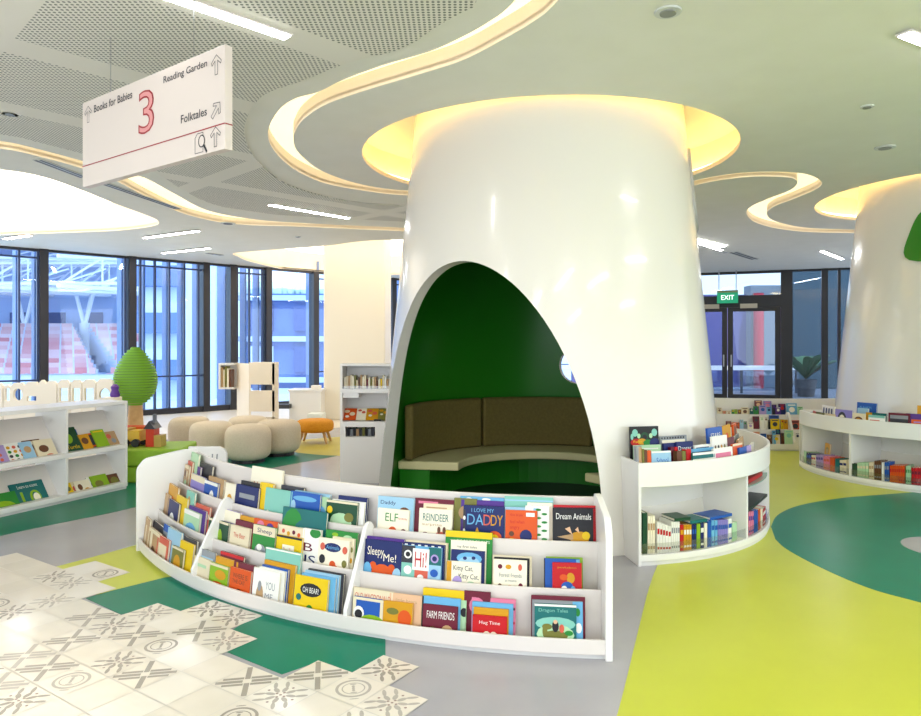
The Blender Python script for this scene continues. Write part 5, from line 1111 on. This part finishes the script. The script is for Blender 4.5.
# ================================================================== SIGNS
SL, SR = V((-2.354, 4.36, 0)), V((-1.178, 3.5, 0)); su = (SR-SL).normalized(); sn = V((su.y,-su.x,0)); SWd = (SR-SL).length; Z0, Z1 = 2.482, 3.005
MS = Matrix(((su.x,-sn.x,0,SL.x),(su.y,-sn.y,0,SL.y),(0,0,1,0),(0,0,0,1)))
sign = thing('hanging_sign', ((SL.x+SR.x)/2,(SL.y+SR.y)/2,Z0), 'white hanging direction sign with a large red 3', 'sign')
SG = mat('d9ccc1', .4); INKB = mat('26242a',.5); RED = mat('9c0f1c',.45); PINK = mat('d9938f',.45)
MB().box((0,0,Z0),(SWd,.045,Z1),SG,MS).build('board', sign, bevel=.002)
for s in (.3, SWd-.3): MB().tube(MS @ V((s,.022,Z1)), MS @ V((s,.022,CZ-.001)), .0015, STEEL).build('hanger', sign)
def suv(px, py):
    p = MS.inverted() @ on_plane(px, py, SL, sn); return (p.x, p.z)
k4 = lambda x, y: (80+x/4.775, 40+y/4.775)
tb_ = MB()
def words(t, lx, ty0, by0, rx, ty1, by1, m=INKB):
    a = suv(*k4(lx,ty0)); b = suv(*k4(lx,by0)); c = suv(*k4(rx,ty1)); d = suv(*k4(rx,by1))
    zt_, zb_ = (a[1]+c[1])/2, (b[1]+d[1])/2; lettering(tb_, t, a[0], c[0], zb_, zt_, m, MS, -.0015, off=.008)
words('Books for Babies', 68,305,342, 250,246,283)
words('Reading Garden', 400,168,212, 608,98,142)
words('Folktales', 483,352,392, 607,328,368)
pts = [(18,606),(680,393)]; a, c = suv(*k4(20,606)), suv(*k4(690,394)); zz_ = (a[1]+c[1])/2
flatpoly(tb_, [(0,zz_-.003),(SWd,zz_-.003),(SWd,zz_+.003),(0,zz_+.003)], RED, MS, -.0015)
tb_.add([MS @ V(p) for p in ((SWd+.0012,0,zz_-.003),(SWd+.0012,.045,zz_-.003),(SWd+.0012,.045,zz_+.003),(SWd+.0012,0,zz_+.003))], [(0,1,2,3)], RED)
a = suv(*k4(280,240)); b = suv(*k4(280,452)); c = suv(*k4(355,235)); d = suv(*k4(355,440))
u0, u1, v0, v1 = a[0], c[0], (b[1]+d[1])/2, (a[1]+c[1])/2
lettering(tb_, '3', u0, u1, v0, v1, RED, MS, -.0012, off=.016, ref=.016); lettering(tb_, '3', u0, u1, v0, v1, PINK, MS, -.0020, off=-.012, ref=.016)
def arrow(px, py, h, ang=0.0):
    c = suv(*k4(px, py)); w = h*.32
    shp = [(-.11,-.5),(.11,-.5),(.11,.2),(.36,.0),(.42,.14),(0,.5),(-.42,.14),(-.36,0),(-.11,.2)]
    pts = [(c[0]+h*(x*cos(ang)-y*sin(ang)), c[1]+h*(x*sin(ang)+y*cos(ang))) for x, y in shp]; stroke(tb_, pts, .0035, INKB, MS, -.0015, True)
arrow(40,355,.10); arrow(652,118,.10); arrow(650,335,.095,-pi/4); arrow(648,462,.10)
c = suv(*k4(572,492)); stroke(tb_, [(c[0]-.04,c[1]-.05),(c[0]+.03,c[1]-.05),(c[0]+.03,c[1]+.05),(c[0]-.02,c[1]+.05),(c[0]-.04,c[1]+.03)], .0035, INKB, MS, -.0015, True)
cc = suv(*k4(582,483)); stroke(tb_, [(cc[0]+.026*cos(2*pi*i/18), cc[1]+.03*sin(2*pi*i/18)) for i in range(18)], .006, INKB, MS, -.0022, True); disc(tb_, cc[0], cc[1], .023, .027, SG, MS, -.0018); stroke(tb_, [(cc[0]+.02,cc[1]-.024),(cc[0]+.042,cc[1]-.058)], .013, INKB, MS, -.0022)
tb_.build('lettering', sign)['label'] = 'black and red printed directions'
# exit sign
ex = atY(727.5,297,17.4); eu = V((RD.x,RD.y,0)); ME = Matrix(((eu.x,-eu.y*-1*-1,0,ex.x),(eu.y,eu.x,0,ex.y),(0,0,1,ex.z),(0,0,0,1)))
es = thing('exit_sign', ex, 'green lit EXIT sign hanging before the glass doors', 'sign')
w, h = .245, .15
MB().box((-w,0,-h),(w,.06,h*.72),glow('17b57f',.5,'exit_green','0b3a28'),ME).build('sign_face', es); MB().box((-w,-.005,h*.72),(w,.065,h*1.1),mat('7d8a5c',.5),ME).build('housing', es)
t_ = MB(); lettering(t_, 'EXIT', -w*.6, w*.62, -h*.45, h*.3, glow('eafff2',1.2,'exit_letters'), ME, -.003); t_.build('lettering', es)
for sx in (-.2,.2): MB().tube(ME @ V((sx,.03,h*1.1)), ME @ V((sx,.03,CZ-ex.z)), .012, STEEL).build('hanger', es)
# plant on the terrace
pl0 = V((atY(806,0,20.5).x+.0,20.5,0)); plant = thing('potted_palm', pl0, 'dark potted palm behind the glazing right of the exit door', 'plant')
MB().lathe([(.22,0),(.3,.5),(.28,.5)], (pl0.x,pl0.y), mat('4a4d52',.5), 20).build('pot', plant)
fr = MB(); rr = random.Random(8); FG = mat('2c5a34',.5)
for i in range(13):
    a = 2*pi*i/13+rr.uniform(-.2,.2); L = rr.uniform(.8,1.25); rise = rr.uniform(.5,1.0); prev = None; side = V((-sin(a),cos(a),0))
    pts = [pl0+V((cos(a)*L*t, sin(a)*L*t, .5+rise*(1.6*t-1.25*t*t)+.35*t)) for t in [k/7 for k in range(8)]]
    for k in range(7):
        w0, w1 = .16*sin(pi*(k/7)*.95+.1), .16*sin(pi*((k+1)/7)*.95+.1); fr.add([pts[k]-side*w0,pts[k]+side*w0,pts[k+1]+side*w1,pts[k+1]-side*w1], [(0,1,2,3)], FG)
fr.build('fronds', plant)

# ================================================================== LIGHT AND CAMERA
w = bpy.data.worlds.new('sky'); SC.world = w; w.use_nodes = True
bg = w.node_tree.nodes['Background']; bg.inputs['Color'].default_value = (.84,.92,1.0,1); bg.inputs['Strength'].default_value = WORLD
sl = bpy.data.lights.new('sun','SUN'); sl.energy = 3.0; sl.angle = .03; sl.color = (1,.97,.93); so = bpy.data.objects.new('sun', sl); COL.objects.link(so); so.location = (0,-20,40); so.rotation_euler = (radians(30),0,radians(18))
cam = bpy.data.cameras.new('camera'); co = bpy.data.objects.new('camera', cam); COL.objects.link(co)
co.location = (0,0,EYE); co.rotation_euler = (pi/2,0,0); cam.sensor_width = 36; cam.sensor_fit = 'HORIZONTAL'; cam.lens = 36*F/921
cam.shift_y = -(358-HY)/921; cam.clip_end = 300; SC.camera = co
vs_ = SC.view_settings; vs_.view_transform = 'Standard'; vs_.look = 'None'; vs_.exposure = EXPO; vs_.gamma = 1.0; vs_.use_curve_mapping = False
for o in bpy.data.objects:
    if '_at' in o: del o['_at']
